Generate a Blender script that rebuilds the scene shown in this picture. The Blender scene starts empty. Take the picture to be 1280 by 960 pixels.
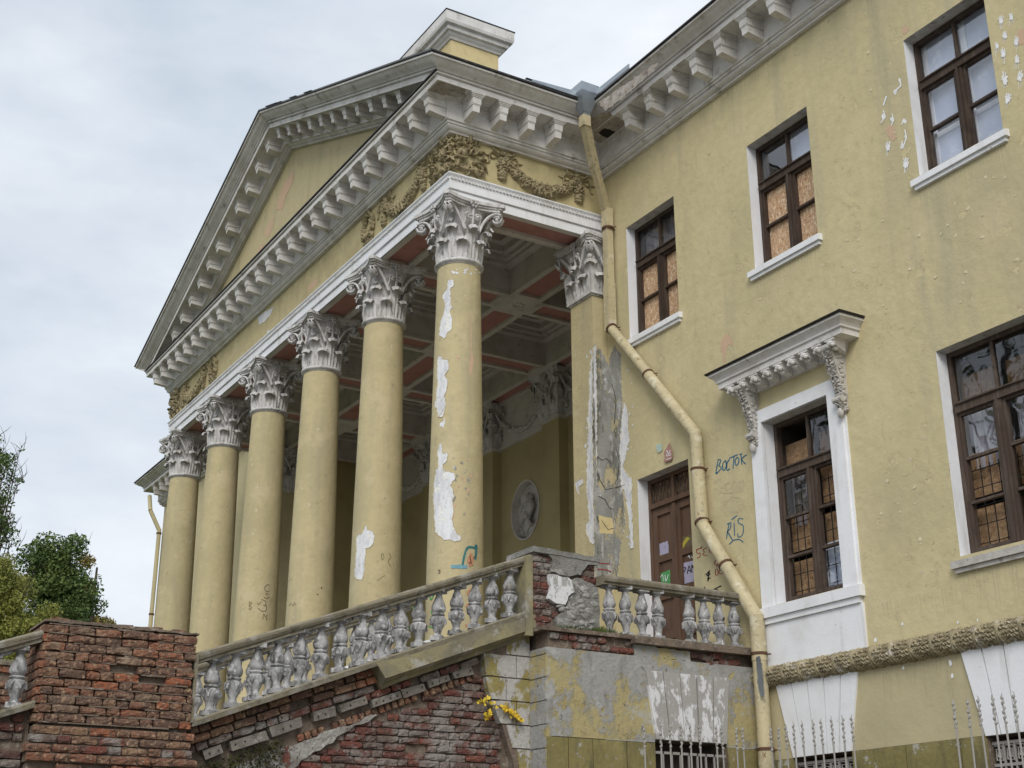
import bpy, math, random
import numpy as np
from mathutils import Vector, Matrix
from mathutils.geometry import tessellate_polygon, delaunay_2d_cdt

random.seed(7)
rnd = random.random
SC = bpy.context.scene
COL = SC.collection

# ---------------------------------------------------------------- camera
CAM = np.array([16.3706, -8.7760, -10.4815])
YAW, PITCH, ROLL, FPX = math.radians(58.877), math.radians(20.624), math.radians(-0.102), 1690.311
_F = np.array([-math.sin(YAW)*math.cos(PITCH), math.cos(YAW)*math.cos(PITCH), math.sin(PITCH)])
_rt = np.array([math.cos(YAW), math.sin(YAW), 0.0]); _up = np.cross(_rt, _F)
_R = _rt*math.cos(ROLL)+_up*math.sin(ROLL); _U = -_rt*math.sin(ROLL)+_up*math.cos(ROLL)
cam = bpy.data.objects.new('camera', bpy.data.cameras.new('camera'))
COL.objects.link(cam)
cam.matrix_world = Matrix(((_R[0], _U[0], -_F[0], CAM[0]), (_R[1], _U[1], -_F[1], CAM[1]), (_R[2], _U[2], -_F[2], CAM[2]), (0, 0, 0, 1)))
cam.data.sensor_fit = 'HORIZONTAL'; cam.data.sensor_width = 36.0; cam.data.lens = FPX/1280*36.0
cam.data.clip_start = 0.1; cam.data.clip_end = 5000
SC.camera = cam

# ---------------------------------------------------------------- sky and sun (bright overcast, light from the right)
SUN_EL, SUN_AZ = math.radians(38), math.atan2(-0.62, 0.78)      # direction towards the sun in plan
w = bpy.data.worlds.new('World'); SC.world = w; w.use_nodes = True
nt = w.node_tree; nt.nodes.clear()
def wn(t, **k):
    n = nt.nodes.new(t)
    for a, b in k.items(): setattr(n, a, b)
    return n
out = wn('ShaderNodeOutputWorld'); bg = wn('ShaderNodeBackground'); bg.inputs['Strength'].default_value = 1.0
sky = wn('ShaderNodeTexSky', sky_type='NISHITA', sun_disc=False)
sky.sun_elevation = SUN_EL; sky.sun_rotation = math.pi/2-SUN_AZ
sky.air_density = 1.0; sky.dust_density = 3.0; sky.ozone_density = 1.0
dim = wn('ShaderNodeVectorMath', operation='SCALE'); dim.inputs['Scale'].default_value = 0.09
tc = wn('ShaderNodeTexCoord'); mp = wn('ShaderNodeMapping'); mp.inputs['Scale'].default_value = (1.0, 1.0, 2.4)
n1 = wn('ShaderNodeTexNoise'); n1.inputs['Scale'].default_value = 2.2; n1.inputs['Detail'].default_value = 7; n1.inputs['Roughness'].default_value = .55
n2 = wn('ShaderNodeTexNoise'); n2.inputs['Scale'].default_value = 6.5; n2.inputs['Detail'].default_value = 6
r1 = wn('ShaderNodeValToRGB'); r1.color_ramp.elements[0].position = .36; r1.color_ramp.elements[1].position = .64
r1.color_ramp.elements[0].color = (.50, .565, .645, 1); r1.color_ramp.elements[1].color = (.775, .805, .84, 1)
mx = wn('ShaderNodeMixRGB'); mx.blend_type = 'MIX'
r2 = wn('ShaderNodeMapRange'); r2.inputs['From Min'].default_value = .3; r2.inputs['From Max'].default_value = .7
r2.inputs['To Min'].default_value = .80; r2.inputs['To Max'].default_value = .97
L = nt.links.new
L(tc.outputs['Generated'], mp.inputs['Vector']); L(mp.outputs[0], n1.inputs['Vector']); L(mp.outputs[0], n2.inputs['Vector'])
L(n1.outputs['Fac'], r1.inputs[0]); L(n2.outputs['Fac'], r2.inputs['Value'])
L(sky.outputs[0], dim.inputs[0]); L(dim.outputs[0], mx.inputs[1]); L(r1.outputs[0], mx.inputs[2]); L(r2.outputs[0], mx.inputs[0])
L(mx.outputs[0], bg.inputs['Color']); L(bg.outputs[0], out.inputs['Surface'])
sl = bpy.data.lights.new('sun', 'SUN'); sl.energy = 1.5; sl.angle = math.radians(28); sl.color = (1.0, .955, .88)
so = bpy.data.objects.new('sun', sl); COL.objects.link(so)
sd = Vector((math.cos(SUN_EL)*math.cos(SUN_AZ), math.cos(SUN_EL)*math.sin(SUN_AZ), math.sin(SUN_EL)))
so.rotation_euler = sd.to_track_quat('Z', 'Y').to_euler(); so.location = (20, -20, 20)
vs = SC.view_settings; vs.view_transform = 'Standard'; vs.look = 'None'; vs.gamma = 1; vs.exposure = 0.36; vs.use_curve_mapping = False
SC.cycles.max_bounces = 6; SC.cycles.diffuse_bounces = 3; SC.cycles.glossy_bounces = 3; SC.cycles.transparent_max_bounces = 8
SC.cycles.use_denoising = True

# ---------------------------------------------------------------- picture -> place (points measured in the photograph, laid on the real planes)
def at(u, v, ax, val):
    d = _F+_R*(u-640)/FPX+_U*(480-v)/FPX
    return CAM+d*((val-CAM[ax])/d[ax])

# ---------------------------------------------------------------- materials
MATS = {}
def mat(name, col, layers=(), rough=.85, bump=0., bscale=30., bdetail=6, var=None, metal=0., spec=.3, rand=None, coord='pos', bstretch=None, bdist=.02):
    """col base colour; layers = [(colour, scale, lo, hi, (sx,sy,sz), detail)] noise-masked coats; rand = list of colours picked per object"""
    m = bpy.data.materials.new(name); m.use_nodes = True
    t = m.node_tree; N = t.nodes; b = N['Principled BSDF']
    b.inputs['Roughness'].default_value = rough; b.inputs['Metallic'].default_value = metal
    b.inputs['Specular IOR Level'].default_value = spec
    lk = t.links.new
    g = N.new('ShaderNodeNewGeometry') if coord == 'pos' else N.new('ShaderNodeTexCoord')
    P = g.outputs['Position'] if coord == 'pos' else g.outputs['Object']
    def noise(scale, st=(1, 1, 1), detail=5, off=0., rough=.6, dist=0.):
        mpn = N.new('ShaderNodeMapping'); mpn.inputs['Scale'].default_value = st; mpn.inputs['Location'].default_value = (off, off*1.7, off*.6)
        lk(P, mpn.inputs['Vector'])
        n = N.new('ShaderNodeTexNoise'); n.inputs['Scale'].default_value = scale; n.inputs['Detail'].default_value = detail
        n.inputs['Roughness'].default_value = rough; n.inputs['Distortion'].default_value = dist
        lk(mpn.outputs[0], n.inputs['Vector']); return n
    if rand:
        oi = N.new('ShaderNodeObjectInfo'); cr = N.new('ShaderNodeValToRGB'); cr.color_ramp.interpolation = 'CONSTANT'
        e = cr.color_ramp.elements
        while len(e) < len(rand): e.new(.5)
        for i, c in enumerate(rand): e[i].position = i/len(rand); e[i].color = (*c, 1)
        lk(oi.outputs['Random'], cr.inputs[0]); cur = cr.outputs[0]
    else:
        rgb = N.new('ShaderNodeRGB'); rgb.outputs[0].default_value = (*col, 1); cur = rgb.outputs[0]
    if var:
        n = noise(var[0], detail=4, off=3.1); mr = N.new('ShaderNodeMapRange')
        mr.inputs['From Min'].default_value = .3; mr.inputs['From Max'].default_value = .7
        mr.inputs['To Min'].default_value = 1-var[1]; mr.inputs['To Max'].default_value = 1+var[1]
        lk(n.outputs['Fac'], mr.inputs['Value'])
        sc = N.new('ShaderNodeVectorMath'); sc.operation = 'SCALE'; lk(cur, sc.inputs[0]); lk(mr.outputs[0], sc.inputs['Scale']); cur = sc.outputs[0]
    hs = []
    for i, ly in enumerate(layers):
        c, scale, lo, hi = ly[:4]; st = ly[4] if len(ly) > 4 else (1, 1, 1); de = ly[5] if len(ly) > 5 else 6
        n = noise(scale, st, de, off=11.3*i+5, rough=.7 if hi-lo < .08 else .6); mr = N.new('ShaderNodeMapRange')
        mr.inputs['From Min'].default_value = lo; mr.inputs['From Max'].default_value = hi
        lk(n.outputs['Fac'], mr.inputs['Value'])
        mxn = N.new('ShaderNodeMixRGB'); mxn.inputs[2].default_value = (*c, 1)
        lk(mr.outputs[0], mxn.inputs[0]); lk(cur, mxn.inputs[1]); cur = mxn.outputs[0]
        if hi-lo < .08: hs.append(mr.outputs[0])
    lk(cur, b.inputs['Base Color'])
    if bump:
        n = noise(bscale, bstretch or (1, 1, 1), bdetail, off=1.7); h = n.outputs['Fac']
        for x in hs:
            ad = N.new('ShaderNodeMath'); ad.operation = 'MULTIPLY_ADD'; ad.inputs[1].default_value = -.35; lk(x, ad.inputs[0]); lk(h, ad.inputs[2]); h = ad.outputs[0]
        bp_ = N.new('ShaderNodeBump'); bp_.inputs['Strength'].default_value = bump; bp_.inputs['Distance'].default_value = bdist
        lk(h, bp_.inputs['Height']); lk(bp_.outputs[0], b.inputs['Normal'])
    MATS[name] = m
    return m
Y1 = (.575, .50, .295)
mat('yellow_paint', Y1, [((.475, .42, .255), .45, .44, .70), ((.63, .54, .34), 1.1, .52, .78), ((.41, .375, .25), 2.0, .53, .78, (1, 1, .10)), ((.595, .515, .31), 3.1, .60, .615, (1, 1, 1), 10), ((.53, .465, .285), 6.5, .665, .68, (1, 1, 1), 10), ((.38, .345, .25), 9, .68, .78), ((.62, .50, .35), .9, .66, .74)], .8, .6, 9, 9, var=(7, .06))
mat('column_paint', (.525, .45, .265), [((.435, .375, .215), .8, .45, .75), ((.39, .345, .23), 3.2, .50, .78, (1, 1, .12)), ((.60, .51, .33), 1.7, .56, .75), ((.60, .53, .36), 5, .63, .65, (1, 1, .8), 9), ((.66, .60, .48), 9, .71, .73), ((.36, .315, .20), 7, .60, .76)], .78, .5, 10, 9, var=(6, .07), bstretch=(1, 1, 1.4))
mat('frieze_paint', (.50, .43, .24), [((.43, .37, .215), 7, .60, .62, (1, 1, .8), 10), ((.36, .30, .16), 1.5, .5, .8), ((.40, .32, .20), 5, .55, .8, (1, 1, .25)), ((.56, .43, .29), 4.1, .70, .72)], .8, .4, 12, 8, var=(6, .08))
mat('tympanum_paint', (.52, .45, .265), [((.44, .385, .235), 6, .60, .62, (1, 1, .7), 10), ((.38, .33, .2), 3.0, .5, .8, (1, 1, .2)), ((.56, .40, .26), 1.3, .62, .68), ((.36, .31, .18), 7, .6, .8)], .8, .4, 12, 8)
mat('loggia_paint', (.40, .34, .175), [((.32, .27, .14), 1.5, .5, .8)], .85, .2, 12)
mat('white_trim', (.70, .70, .715), [((.50, .48, .45), 3.0, .48, .75), ((.33, .30, .26), 7, .60, .75), ((.40, .37, .33), 2.5, .60, .80, (1, 1, .2))], .75, .25, 25, var=(12, .05))
mat('cornice_white', (.66, .645, .63), [((.48, .45, .415), 1.6, .47, .78), ((.27, .24, .21), 4, .58, .76), ((.76, .755, .75), 3.1, .52, .72), ((.16, .135, .11), 9, .66, .76)], .8, .3, 25, var=(14, .07), bdist=.015)
mat('clean_white', (.80, .815, .85), [((.70, .70, .71), 2.5, .48, .75), ((.42, .40, .37), 9, .655, .70, (1, 1, 1), 10), ((.52, .505, .48), 4, .55, .80, (1, 1, .15)), ((.36, .34, .31), 20, .68, .74)], .7, .15, 30)
mat('capital_plaster', (.62, .61, .61), [((.40, .385, .37), 9, .46, .70, (1, 1, .35)), ((.15, .14, .13), 16, .57, .72, (1, 1, .3)), ((.26, .235, .20), 4, .58, .74)], .85, .4, 60, var=(20, .08))
mat('inner_plaster', (.60, .565, .535), [((.44, .41, .375), 3, .45, .75), ((.2, .175, .15), 9, .62, .75)], .9, .2, 30)
mat('pink_panel', (.43, .22, .195), [((.32, .15, .13), 2.5, .5, .75), ((.34, .2, .12), 5, .64, .7)], .85, .2, 30)
mat('relief_stone', (.36, .305, .185), [((.22, .18, .105), 8, .42, .66), ((.47, .41, .275), 17, .55, .72), ((.10, .08, .045), 22, .58, .70)], .85, .5, 70)
mat('belt_stone', (.36, .31, .20), [((.24, .205, .135), 5, .45, .7), ((.56, .52, .45), 4.3, .56, .64), ((.10, .085, .06), 20, .57, .68)], .85, .4, 70)
mat('wood_dark', (.055, .036, .026), [((.11, .085, .065), 14, .5, .75, (1, 1, .12)), ((.03, .02, .016), 6, .5, .8)], .7, .3, 40, bstretch=(1, 1, .1))
mat('wood_grey', (.075, .052, .040), [((.14, .115, .095), 18, .5, .75, (1, 1, .1)), ((.035, .025, .02), 9, .55, .8)], .75, .3, 40, bstretch=(1, 1, .1))
mat('door_wood', (.115, .066, .042), [((.065, .04, .028), 7, .45, .75, (1, 1, .2)), ((.14, .10, .075), 16, .58, .75, (1, 1, .15))], .6, .3, 40, bstretch=(1, 1, .1))
mat('grey_plaster', (.30, .30, .28), [((.18, .18, .155), 3, .44, .66, (1, 1, .4)), ((.47, .41, .26), 3.6, .545, .57, (1, 1, .6), 10), ((.60, .60, .61), 5.2, .60, .63, (1, 1, .5), 10), ((.46, .455, .44), 8, .55, .66, (1, 1, .5)), ((.09, .095, .075), 8, .58, .68, (1, 1, .35)), ((.03, .03, .028), 15, .66, .70, (1, 1, .5))], .9, .6, 25, 8)
mat('peeled_white', (.74, .75, .78), [((.58, .585, .62), 10, .46, .62, (1, 1, .3)), ((.40, .40, .41), 26, .60, .68, (1, 1, .4)), ((.80, .79, .74), 7, .56, .62)], .85, .4, 40)
mat('paint_lip', (.60, .54, .40), [((.42, .37, .25), 20, .45, .6)], .85)
mat('streak', (.455, .405, .265), [((.56, .49, .315), 5, .42, .60, (1, 1, .2))], .85)
mat('flake', (.645, .575, .40), [((.58, .50, .32), 25, .5, .65)], .85)
mat('peeled_pink', (.60, .42, .29), [((.52, .38, .27), 12, .5, .7)], .85, .4, 40)
mat('base_plaster', (.32, .318, .308), [((.40, .34, .175), 1.35, .495, .535, (1, 1, .9), 10), ((.41, .41, .40), 3.4, .56, .66), ((.22, .215, .195), 6, .55, .75, (1, 1, .35)), ((.37, .31, .15), 4.2, .585, .615, (1, 1, 1), 10), ((.14, .135, .12), 14, .62, .70), ((.48, .475, .46), 22, .62, .70)], .9, .7, 18, 10, var=(30, .12))
mat('block_plaster', (.43, .415, .39), [((.28, .235, .09), 3.1, .50, .53, (1, 1, .6), 8), ((.54, .53, .52), 5, .55, .7), ((.22, .21, .18), 9, .58, .72, (1, 1, .4)), ((.12, .115, .10), 18, .64, .70)], .9, .7, 20, 9, var=(24, .12))
mat('plinth_paint', (.215, .185, .075), [((.28, .24, .105), 2, .46, .70), ((.40, .385, .33), 4.5, .615, .635, (1, 1, 1), 10), ((.12, .108, .06), 6, .50, .72, (1, 1, .3)), ((.34, .33, .30), 14, .66, .69)], .88, .5, 18, 9, var=(20, .1))
mat('wall_lower', (.50, .44, .275), [((.43, .38, .24), 1.2, .45, .75), ((.35, .31, .2), 3, .55, .85, (1, 1, .12)), ((.5, .47, .4), 5, .72, .74)], .8, .35, 10, 8)
BR = [(.27, .115, .07), (.21, .10, .068), (.30, .13, .078), (.18, .105, .078), (.27, .165, .105), (.29, .19, .125), (.15, .095, .072), (.235, .125, .083), (.33, .115, .06), (.24, .165, .12), (.22, .11, .075), (.28, .145, .092)]
BL = [((.10, .07, .055), 2.3, .55, .75), ((.36, .27, .19), 3.4, .57, .70), ((.14, .085, .06), 13, .45, .66), ((.38, .26, .17), 24, .54, .66), ((.05, .038, .03), 17, .60, .70), ((.42, .38, .33), 30, .62, .70)]
mat('old_brick', (.2, .1, .07), BL, .95, 1.0, 38, 10, rand=BR, bdist=.03)
BR2 = [(.18, .065, .05), (.15, .06, .05), (.21, .08, .058), (.12, .068, .058), (.17, .075, .058), (.21, .17, .15), (.18, .145, .125), (.23, .195, .17), (.19, .065, .05), (.14, .09, .078)]
mat('flank_brick', (.2, .1, .07), [((.11, .07, .058), 13, .46, .68), ((.28, .255, .235), 2.6, .50, .62), ((.045, .036, .032), 16, .60, .70), ((.38, .36, .335), 26, .61, .70)], .95, 1.0, 38, 10, rand=BR2, bdist=.03)
mat('mortar', (.20, .155, .12), [((.11, .085, .068), 7, .45, .7), ((.33, .29, .245), 12, .56, .70)], .95, 1.0, 40, 9)
mat('grey_block', (.215, .195, .17), [((.12, .105, .09), 8, .48, .7), ((.36, .34, .32), 14, .58, .72)], .95, .8, 40, 8)
mat('rail_stone', (.225, .20, .145), [((.33, .31, .27), 6, .50, .68), ((.11, .10, .075), 8, .52, .72), ((.12, .13, .05), 3.5, .63, .75)], .92, .6, 45, 8)
mat('string_stone', (.29, .255, .145), [((.19, .175, .125), 3, .42, .62), ((.36, .345, .31), 5, .58, .68), ((.15, .135, .09), 9, .58, .75)], .9, .4, 35, 8)
mat('baluster_stone', (.40, .40, .405), [((.20, .20, .20), 9, .43, .60, (1, 1, .5)), ((.60, .605, .62), 18, .54, .66), ((.065, .065, .062), 15, .56, .68, (1, 1, .5)), ((.27, .25, .16), 5, .62, .78)], .85, .6, 55, 8)
mat('moss', (.05, .055, .018), [((.10, .085, .04), 9, .45, .7), ((.03, .035, .015), 14, .5, .7)], .95, .8, 50)
mat('dark_metal', (.035, .033, .033), [((.10, .095, .09), 5, .55, .75)], .6, .1, 30, metal=.3)
mat('zinc', (.36, .40, .44), [((.28, .31, .34), 4, .5, .75)], .42, .05, 30, metal=.7)
mat('pipe_paint', (.53, .46, .29), [((.40, .35, .23), 2.5, .46, .70, (1, 1, .5)), ((.62, .57, .43), 6, .56, .66), ((.22, .13, .075), 7, .62, .66, (1, 1, .6), 9), ((.30, .26, .18), 14, .56, .70)], .65, .6, 7, 8)
mat('rust', (.12, .06, .035), [((.05, .03, .025), 14, .5, .7)], .8, .3, 60)
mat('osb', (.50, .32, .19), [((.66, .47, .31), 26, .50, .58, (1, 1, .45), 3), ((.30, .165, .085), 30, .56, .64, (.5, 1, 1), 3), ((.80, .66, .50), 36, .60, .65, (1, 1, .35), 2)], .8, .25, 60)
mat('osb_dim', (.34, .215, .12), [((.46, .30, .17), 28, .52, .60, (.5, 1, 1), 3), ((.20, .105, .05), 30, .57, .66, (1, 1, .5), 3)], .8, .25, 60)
mat('curtain', (.34, .32, .35), [((.22, .2, .22), 12, .45, .7, (1, 1, .05))], .9, .2, 20)
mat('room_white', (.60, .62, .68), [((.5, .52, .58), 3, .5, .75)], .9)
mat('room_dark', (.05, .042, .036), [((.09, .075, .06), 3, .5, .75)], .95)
mat('black_iron', (.02, .018, .017), (), .7)
mat('painted_iron', (.33, .32, .305), [((.33, .31, .29), 12, .5, .75), ((.16, .1, .07), 18, .68, .74)], .6, .1, 60)
mat('sheet_roof', (.10, .105, .11), [((.16, .165, .17), 3, .5, .8)], .5, .1, 20, metal=.4)
mat('pale_stone', (.50, .48, .45), [((.30, .28, .25), 6, .48, .72), ((.18, .165, .145), 11, .60, .75), ((.55, .54, .52), 8, .58, .72)], .9, .4, 50)
mat('attic_paint', (.64, .53, .29), [((.49, .40, .22), 5, .5, .75), ((.66, .60, .46), 8, .66, .70)], .85, .3, 20)
mat('bark', (.07, .055, .042), [((.04, .03, .025), 9, .45, .7, (1, 1, .3))], .95, .6, 20)
def leafmat(name, cols):
    m = mat(name, cols[0], [(cols[1], .9, .42, .62), (cols[2], 2.7, .5, .7)], .7, 0)
    m.node_tree.nodes['Principled BSDF'].inputs['Subsurface Weight'].default_value = 0
    return m
leafmat('leaf_dark', [(.075, .12, .033), (.12, .165, .042), (.045, .08, .024)])
leafmat('leaf_light', [(.25, .27, .062), (.18, .21, .052), (.33, .31, .08)])
leafmat('leaf_autumn', [(.20, .17, .045), (.33, .20, .045), (.11, .14, .04)])
leafmat('leaf_yellow', [(.72, .47, .03), (.80, .58, .07), (.55, .44, .05)])
leafmat('grass_green', [(.06, .095, .02), (.10, .12, .03), (.045, .07, .016)])
mat('ground_grass', (.07, .085, .03), [((.11, .10, .05), 1.5, .45, .7), ((.045, .06, .02), 6, .5, .7)], .95, .5, 8)
for nm, c in dict(ink_blue=(.03, .13, .215), ink_red=(.30, .05, .05), ink_black=(.012, .012, .014), ink_teal=(.03, .17, .18), ink_cyan=(.16, .33, .40), ink_orange=(.50, .24, .14), ink_green=(.07, .28, .09), ink_purple=(.14, .11, .22), ink_lilac=(.36, .34, .46), ink_yellow=(.42, .36, .06), ink_ghost=(.50, .44, .285), ink_white=(.80, .81, .83), ink_scratch=(.13, .10, .055), ink_mint=(.42, .52, .46), ink_plaque=(.36, .20, .17), hole_dark=(.02, .016, .014)).items():
    mat(nm, c, [(tuple(min(1, x*1.35+.02) for x in c), 24, .52, .72)]+([((.085, .052, .035), 8, .60, .67, (1, 1, 1), 8)] if nm in ('ink_green', 'ink_lilac', 'ink_yellow', 'ink_purple') else []), .8)
mat('soot', (.36, .325, .285), [((.50, .47, .435), 5, .48, .65), ((.19, .165, .14), 9, .52, .68)], .95, .9, 20, 9)
mat('painted_sky_reflection', (.60, .645, .76), [((.48, .53, .66), 1.6, .45, .6), ((.72, .76, .84), 2.3, .55, .62)], .5)  # bluish white coat with the sky's reflection put into its colour
# glass: mostly clear with a sky reflection
def glass(name, tint, refl):
    m = bpy.data.materials.new(name); m.use_nodes = True; t = m.node_tree; N = t.nodes; N.clear()
    o = N.new('ShaderNodeOutputMaterial'); mxs = N.new('ShaderNodeMixShader'); tr = N.new('ShaderNodeBsdfTransparent'); gl = N.new('ShaderNodeBsdfGlossy')
    ge_ = N.new('ShaderNodeNewGeometry'); dt = N.new('ShaderNodeVectorMath'); dt.operation = 'DOT_PRODUCT'; t.links.new(ge_.outputs['Incoming'], dt.inputs[0]); t.links.new(ge_.outputs['Normal'], dt.inputs[1])
    ab_ = N.new('ShaderNodeMath'); ab_.operation = 'ABSOLUTE'; t.links.new(dt.outputs['Value'], ab_.inputs[0]); om = N.new('ShaderNodeMath'); om.operation = 'SUBTRACT'; om.inputs[0].default_value = 1; t.links.new(ab_.outputs[0], om.inputs[1])
    pw = N.new('ShaderNodeMath'); pw.operation = 'POWER'; pw.inputs[1].default_value = 5; t.links.new(om.outputs[0], pw.inputs[0]); fr = N.new('ShaderNodeMath'); fr.operation = 'MULTIPLY_ADD'; fr.inputs[1].default_value = 1-refl; fr.inputs[2].default_value = refl; t.links.new(pw.outputs[0], fr.inputs[0])
    g = N.new('ShaderNodeNewGeometry'); nz = N.new('ShaderNodeTexNoise'); nz.inputs['Scale'].default_value = 2.2; bm = N.new('ShaderNodeBump'); bm.inputs['Strength'].default_value = .04; bm.inputs['Distance'].default_value = .05
    t.links.new(g.outputs['Position'], nz.inputs['Vector']); t.links.new(nz.outputs['Fac'], bm.inputs['Height']); t.links.new(bm.outputs[0], gl.inputs['Normal'])
    tr.inputs['Color'].default_value = (*tint, 1); gl.inputs['Roughness'].default_value = .02; gl.inputs['Color'].default_value = (.92, .95, 1, 1)
    t.links.new(fr.outputs[0], mxs.inputs[0]); t.links.new(tr.outputs[0], mxs.inputs[1]); t.links.new(gl.outputs[0], mxs.inputs[2]); t.links.new(mxs.outputs[0], o.inputs['Surface'])
    MATS[name] = m
glass('glass', (.82, .84, .86), .07); glass('glass_bright', (.92, .94, .97), .16); glass('glass_dusty', (.62, .60, .56), .09)

# ---------------------------------------------------------------- mesh builder
class MB:
    def __init__(s): s.v = []; s.f = []
    def add(s, vs, fs):
        o = len(s.v); s.v += [tuple(map(float, p)) for p in vs]; s.f += [tuple(i+o for i in f) for f in fs]; return s
    def box(s, x0, x1, y0, y1, z0, z1):
        return s.add([(x0, y0, z0), (x1, y0, z0), (x1, y1, z0), (x0, y1, z0), (x0, y0, z1), (x1, y0, z1), (x1, y1, z1), (x0, y1, z1)],
                     [(0, 3, 2, 1), (4, 5, 6, 7), (0, 1, 5, 4), (1, 2, 6, 5), (2, 3, 7, 6), (3, 0, 4, 7)])
    def hexa(s, p):       # 8 points, bottom 4 then top 4
        return s.add(p, [(0, 3, 2, 1), (4, 5, 6, 7), (0, 1, 5, 4), (1, 2, 6, 5), (2, 3, 7, 6), (3, 0, 4, 7)])
    def quad(s, a, b, c, d): return s.add([a, b, c, d], [(0, 1, 2, 3)])
    def prism(s, poly, f):    # poly 2d list, f(p,k) -> 3d with k = 0/1
        n = len(poly); vs = [f(p, 0) for p in poly]+[f(p, 1) for p in poly]
        tris = [tuple(t) for t in tessellate_polygon([[Vector((p[0], p[1], 0)) for p in poly]])]
        return s.add(vs, tris+[tuple(i+n for i in t[::-1]) for t in tris]+[(i, (i+1) % n, n+(i+1) % n, n+i) for i in range(n)])
    def lathe(s, prof, cx=0, cy=0, n=24, cap=True, mod=None):
        vs = []
        for (r, z) in prof:
            for k in range(n):
                a = 2*math.pi*k/n; rr = r if mod is None else mod(r, z, a)
                vs.append((cx+rr*math.cos(a), cy+rr*math.sin(a), z))
        fs = [(i*n+k, i*n+(k+1) % n, (i+1)*n+(k+1) % n, (i+1)*n+k) for i in range(len(prof)-1) for k in range(n)]
        if cap: fs += [tuple(range(n))[::-1], tuple((len(prof)-1)*n+k for k in range(n))]
        return s.add(vs, fs)
    def tube(s, pts, r, n=8, cap=True, flat=None, ref=(0, 0, 1)):
        pts = [np.array(p, float) for p in pts]; R = r if isinstance(r, (list, tuple)) else [r]*len(pts); vs = []
        for i, p in enumerate(pts):
            t = pts[min(i+1, len(pts)-1)]-pts[max(i-1, 0)]; t = t/(np.linalg.norm(t)+1e-9)
            a = np.cross(t, ref)
            if np.linalg.norm(a) < 1e-3: a = np.cross(t, (0, 1, .01))
            a = a/np.linalg.norm(a); b = np.cross(a, t)
            for k in range(n):
                q = 2*math.pi*k/n
                vs.append(p+a*math.cos(q)*R[i]*(flat or 1)+b*math.sin(q)*R[i])
        fs = [(i*n+k, i*n+(k+1) % n, (i+1)*n+(k+1) % n, (i+1)*n+k) for i in range(len(pts)-1) for k in range(n)]
        if cap: fs += [tuple(range(n))[::-1], tuple((len(pts)-1)*n+k for k in range(n))]
        return s.add(vs, fs)
    def blob(s, c, rx, ry, rz, n=6, m=4, M=None):
        vs = []
        for i in range(m+1):
            ph = math.pi*i/m
            for k in range(n):
                a = 2*math.pi*k/n; q = np.array((rx*math.sin(ph)*math.cos(a), ry*math.sin(ph)*math.sin(a), rz*math.cos(ph)))
                if M is not None: q = M@q
                vs.append(np.array(c)+q)
        return s.add(vs, [(i*n+k, (i+1)*n+k, (i+1)*n+(k+1) % n, i*n+(k+1) % n) for i in range(m) for k in range(n)])
    def mesh(s, name, m, smooth=False):
        me = bpy.data.meshes.new(name); me.from_pydata(s.v, [], s.f); me.validate(clean_customdata=False)
        me.materials.append(MATS[m])
        if smooth: me.polygons.foreach_set('use_smooth', [True]*len(me.polygons))
        me.update(); return me
    def build(s, name, m, parent=None, smooth=False, loc=None):
        o = bpy.data.objects.new(name, s.mesh(name, m, smooth)); COL.objects.link(o)
        if parent is not None: o.parent = parent
        if loc is not None: o.location = loc
        return o
def thing(name, label, cat, loc=(0, 0, 0), group=None):
    o = bpy.data.objects.new(name, None); COL.objects.link(o); o.location = loc; o.empty_display_size = .2
    o['label'] = label; o['category'] = cat
    if group: o['group'] = group
    return o
def tag(o, label, cat, group=None):
    o['label'] = label; o['category'] = cat
    if group: o['group'] = group
    return o
def use(name, me, parent=None, loc=(0, 0, 0), rot=(0, 0, 0), scale=(1, 1, 1)):
    o = bpy.data.objects.new(name, me); COL.objects.link(o); o.parent = parent
    o.location = loc; o.rotation_euler = rot; o.scale = scale; return o
def set_smooth(o, ang=40):
    me = o.data; me.polygons.foreach_set('use_smooth', [True]*len(me.polygons))
    try: me.set_sharp_from_angle(angle=math.radians(ang))
    except Exception: pass
    return o
# sweep a (projection, z) profile along a plan path, mitred at the corners; outward is the right-hand side
def mitres(path):
    ms = []
    for i, p in enumerate(path):
        ns = []
        for a, b in ((i-1, i), (i, i+1)):
            if a < 0 or b >= len(path): continue
            d = np.array(path[b], float)-np.array(path[a], float); d /= np.linalg.norm(d); ns.append(np.array((d[1], -d[0])))
        ms.append(ns[0] if len(ns) == 1 else (ns[0]+ns[1])/(1+float(ns[0]@ns[1])))
    return ms
def sweep(mb, path, prof, i0=0, i1=None, closed=False):
    ms = mitres(path); i1 = len(path)-1 if i1 is None else i1; n = len(prof); vs = []
    for i in range(i0, i1+1):
        for (p, z) in prof: vs.append((path[i][0]+ms[i][0]*p, path[i][1]+ms[i][1]*p, z))
    fs = []
    for i in range(i1-i0):
        for k in range(n if closed else n-1): fs.append((i*n+k, (i+1)*n+k, (i+1)*n+(k+1) % n, i*n+(k+1) % n))
    fs += [tuple(range(n))[::-1] if not closed else tuple(range(n)), tuple((i1-i0)*n+k for k in range(n))]
    mb.add(vs, fs); return mb
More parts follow.
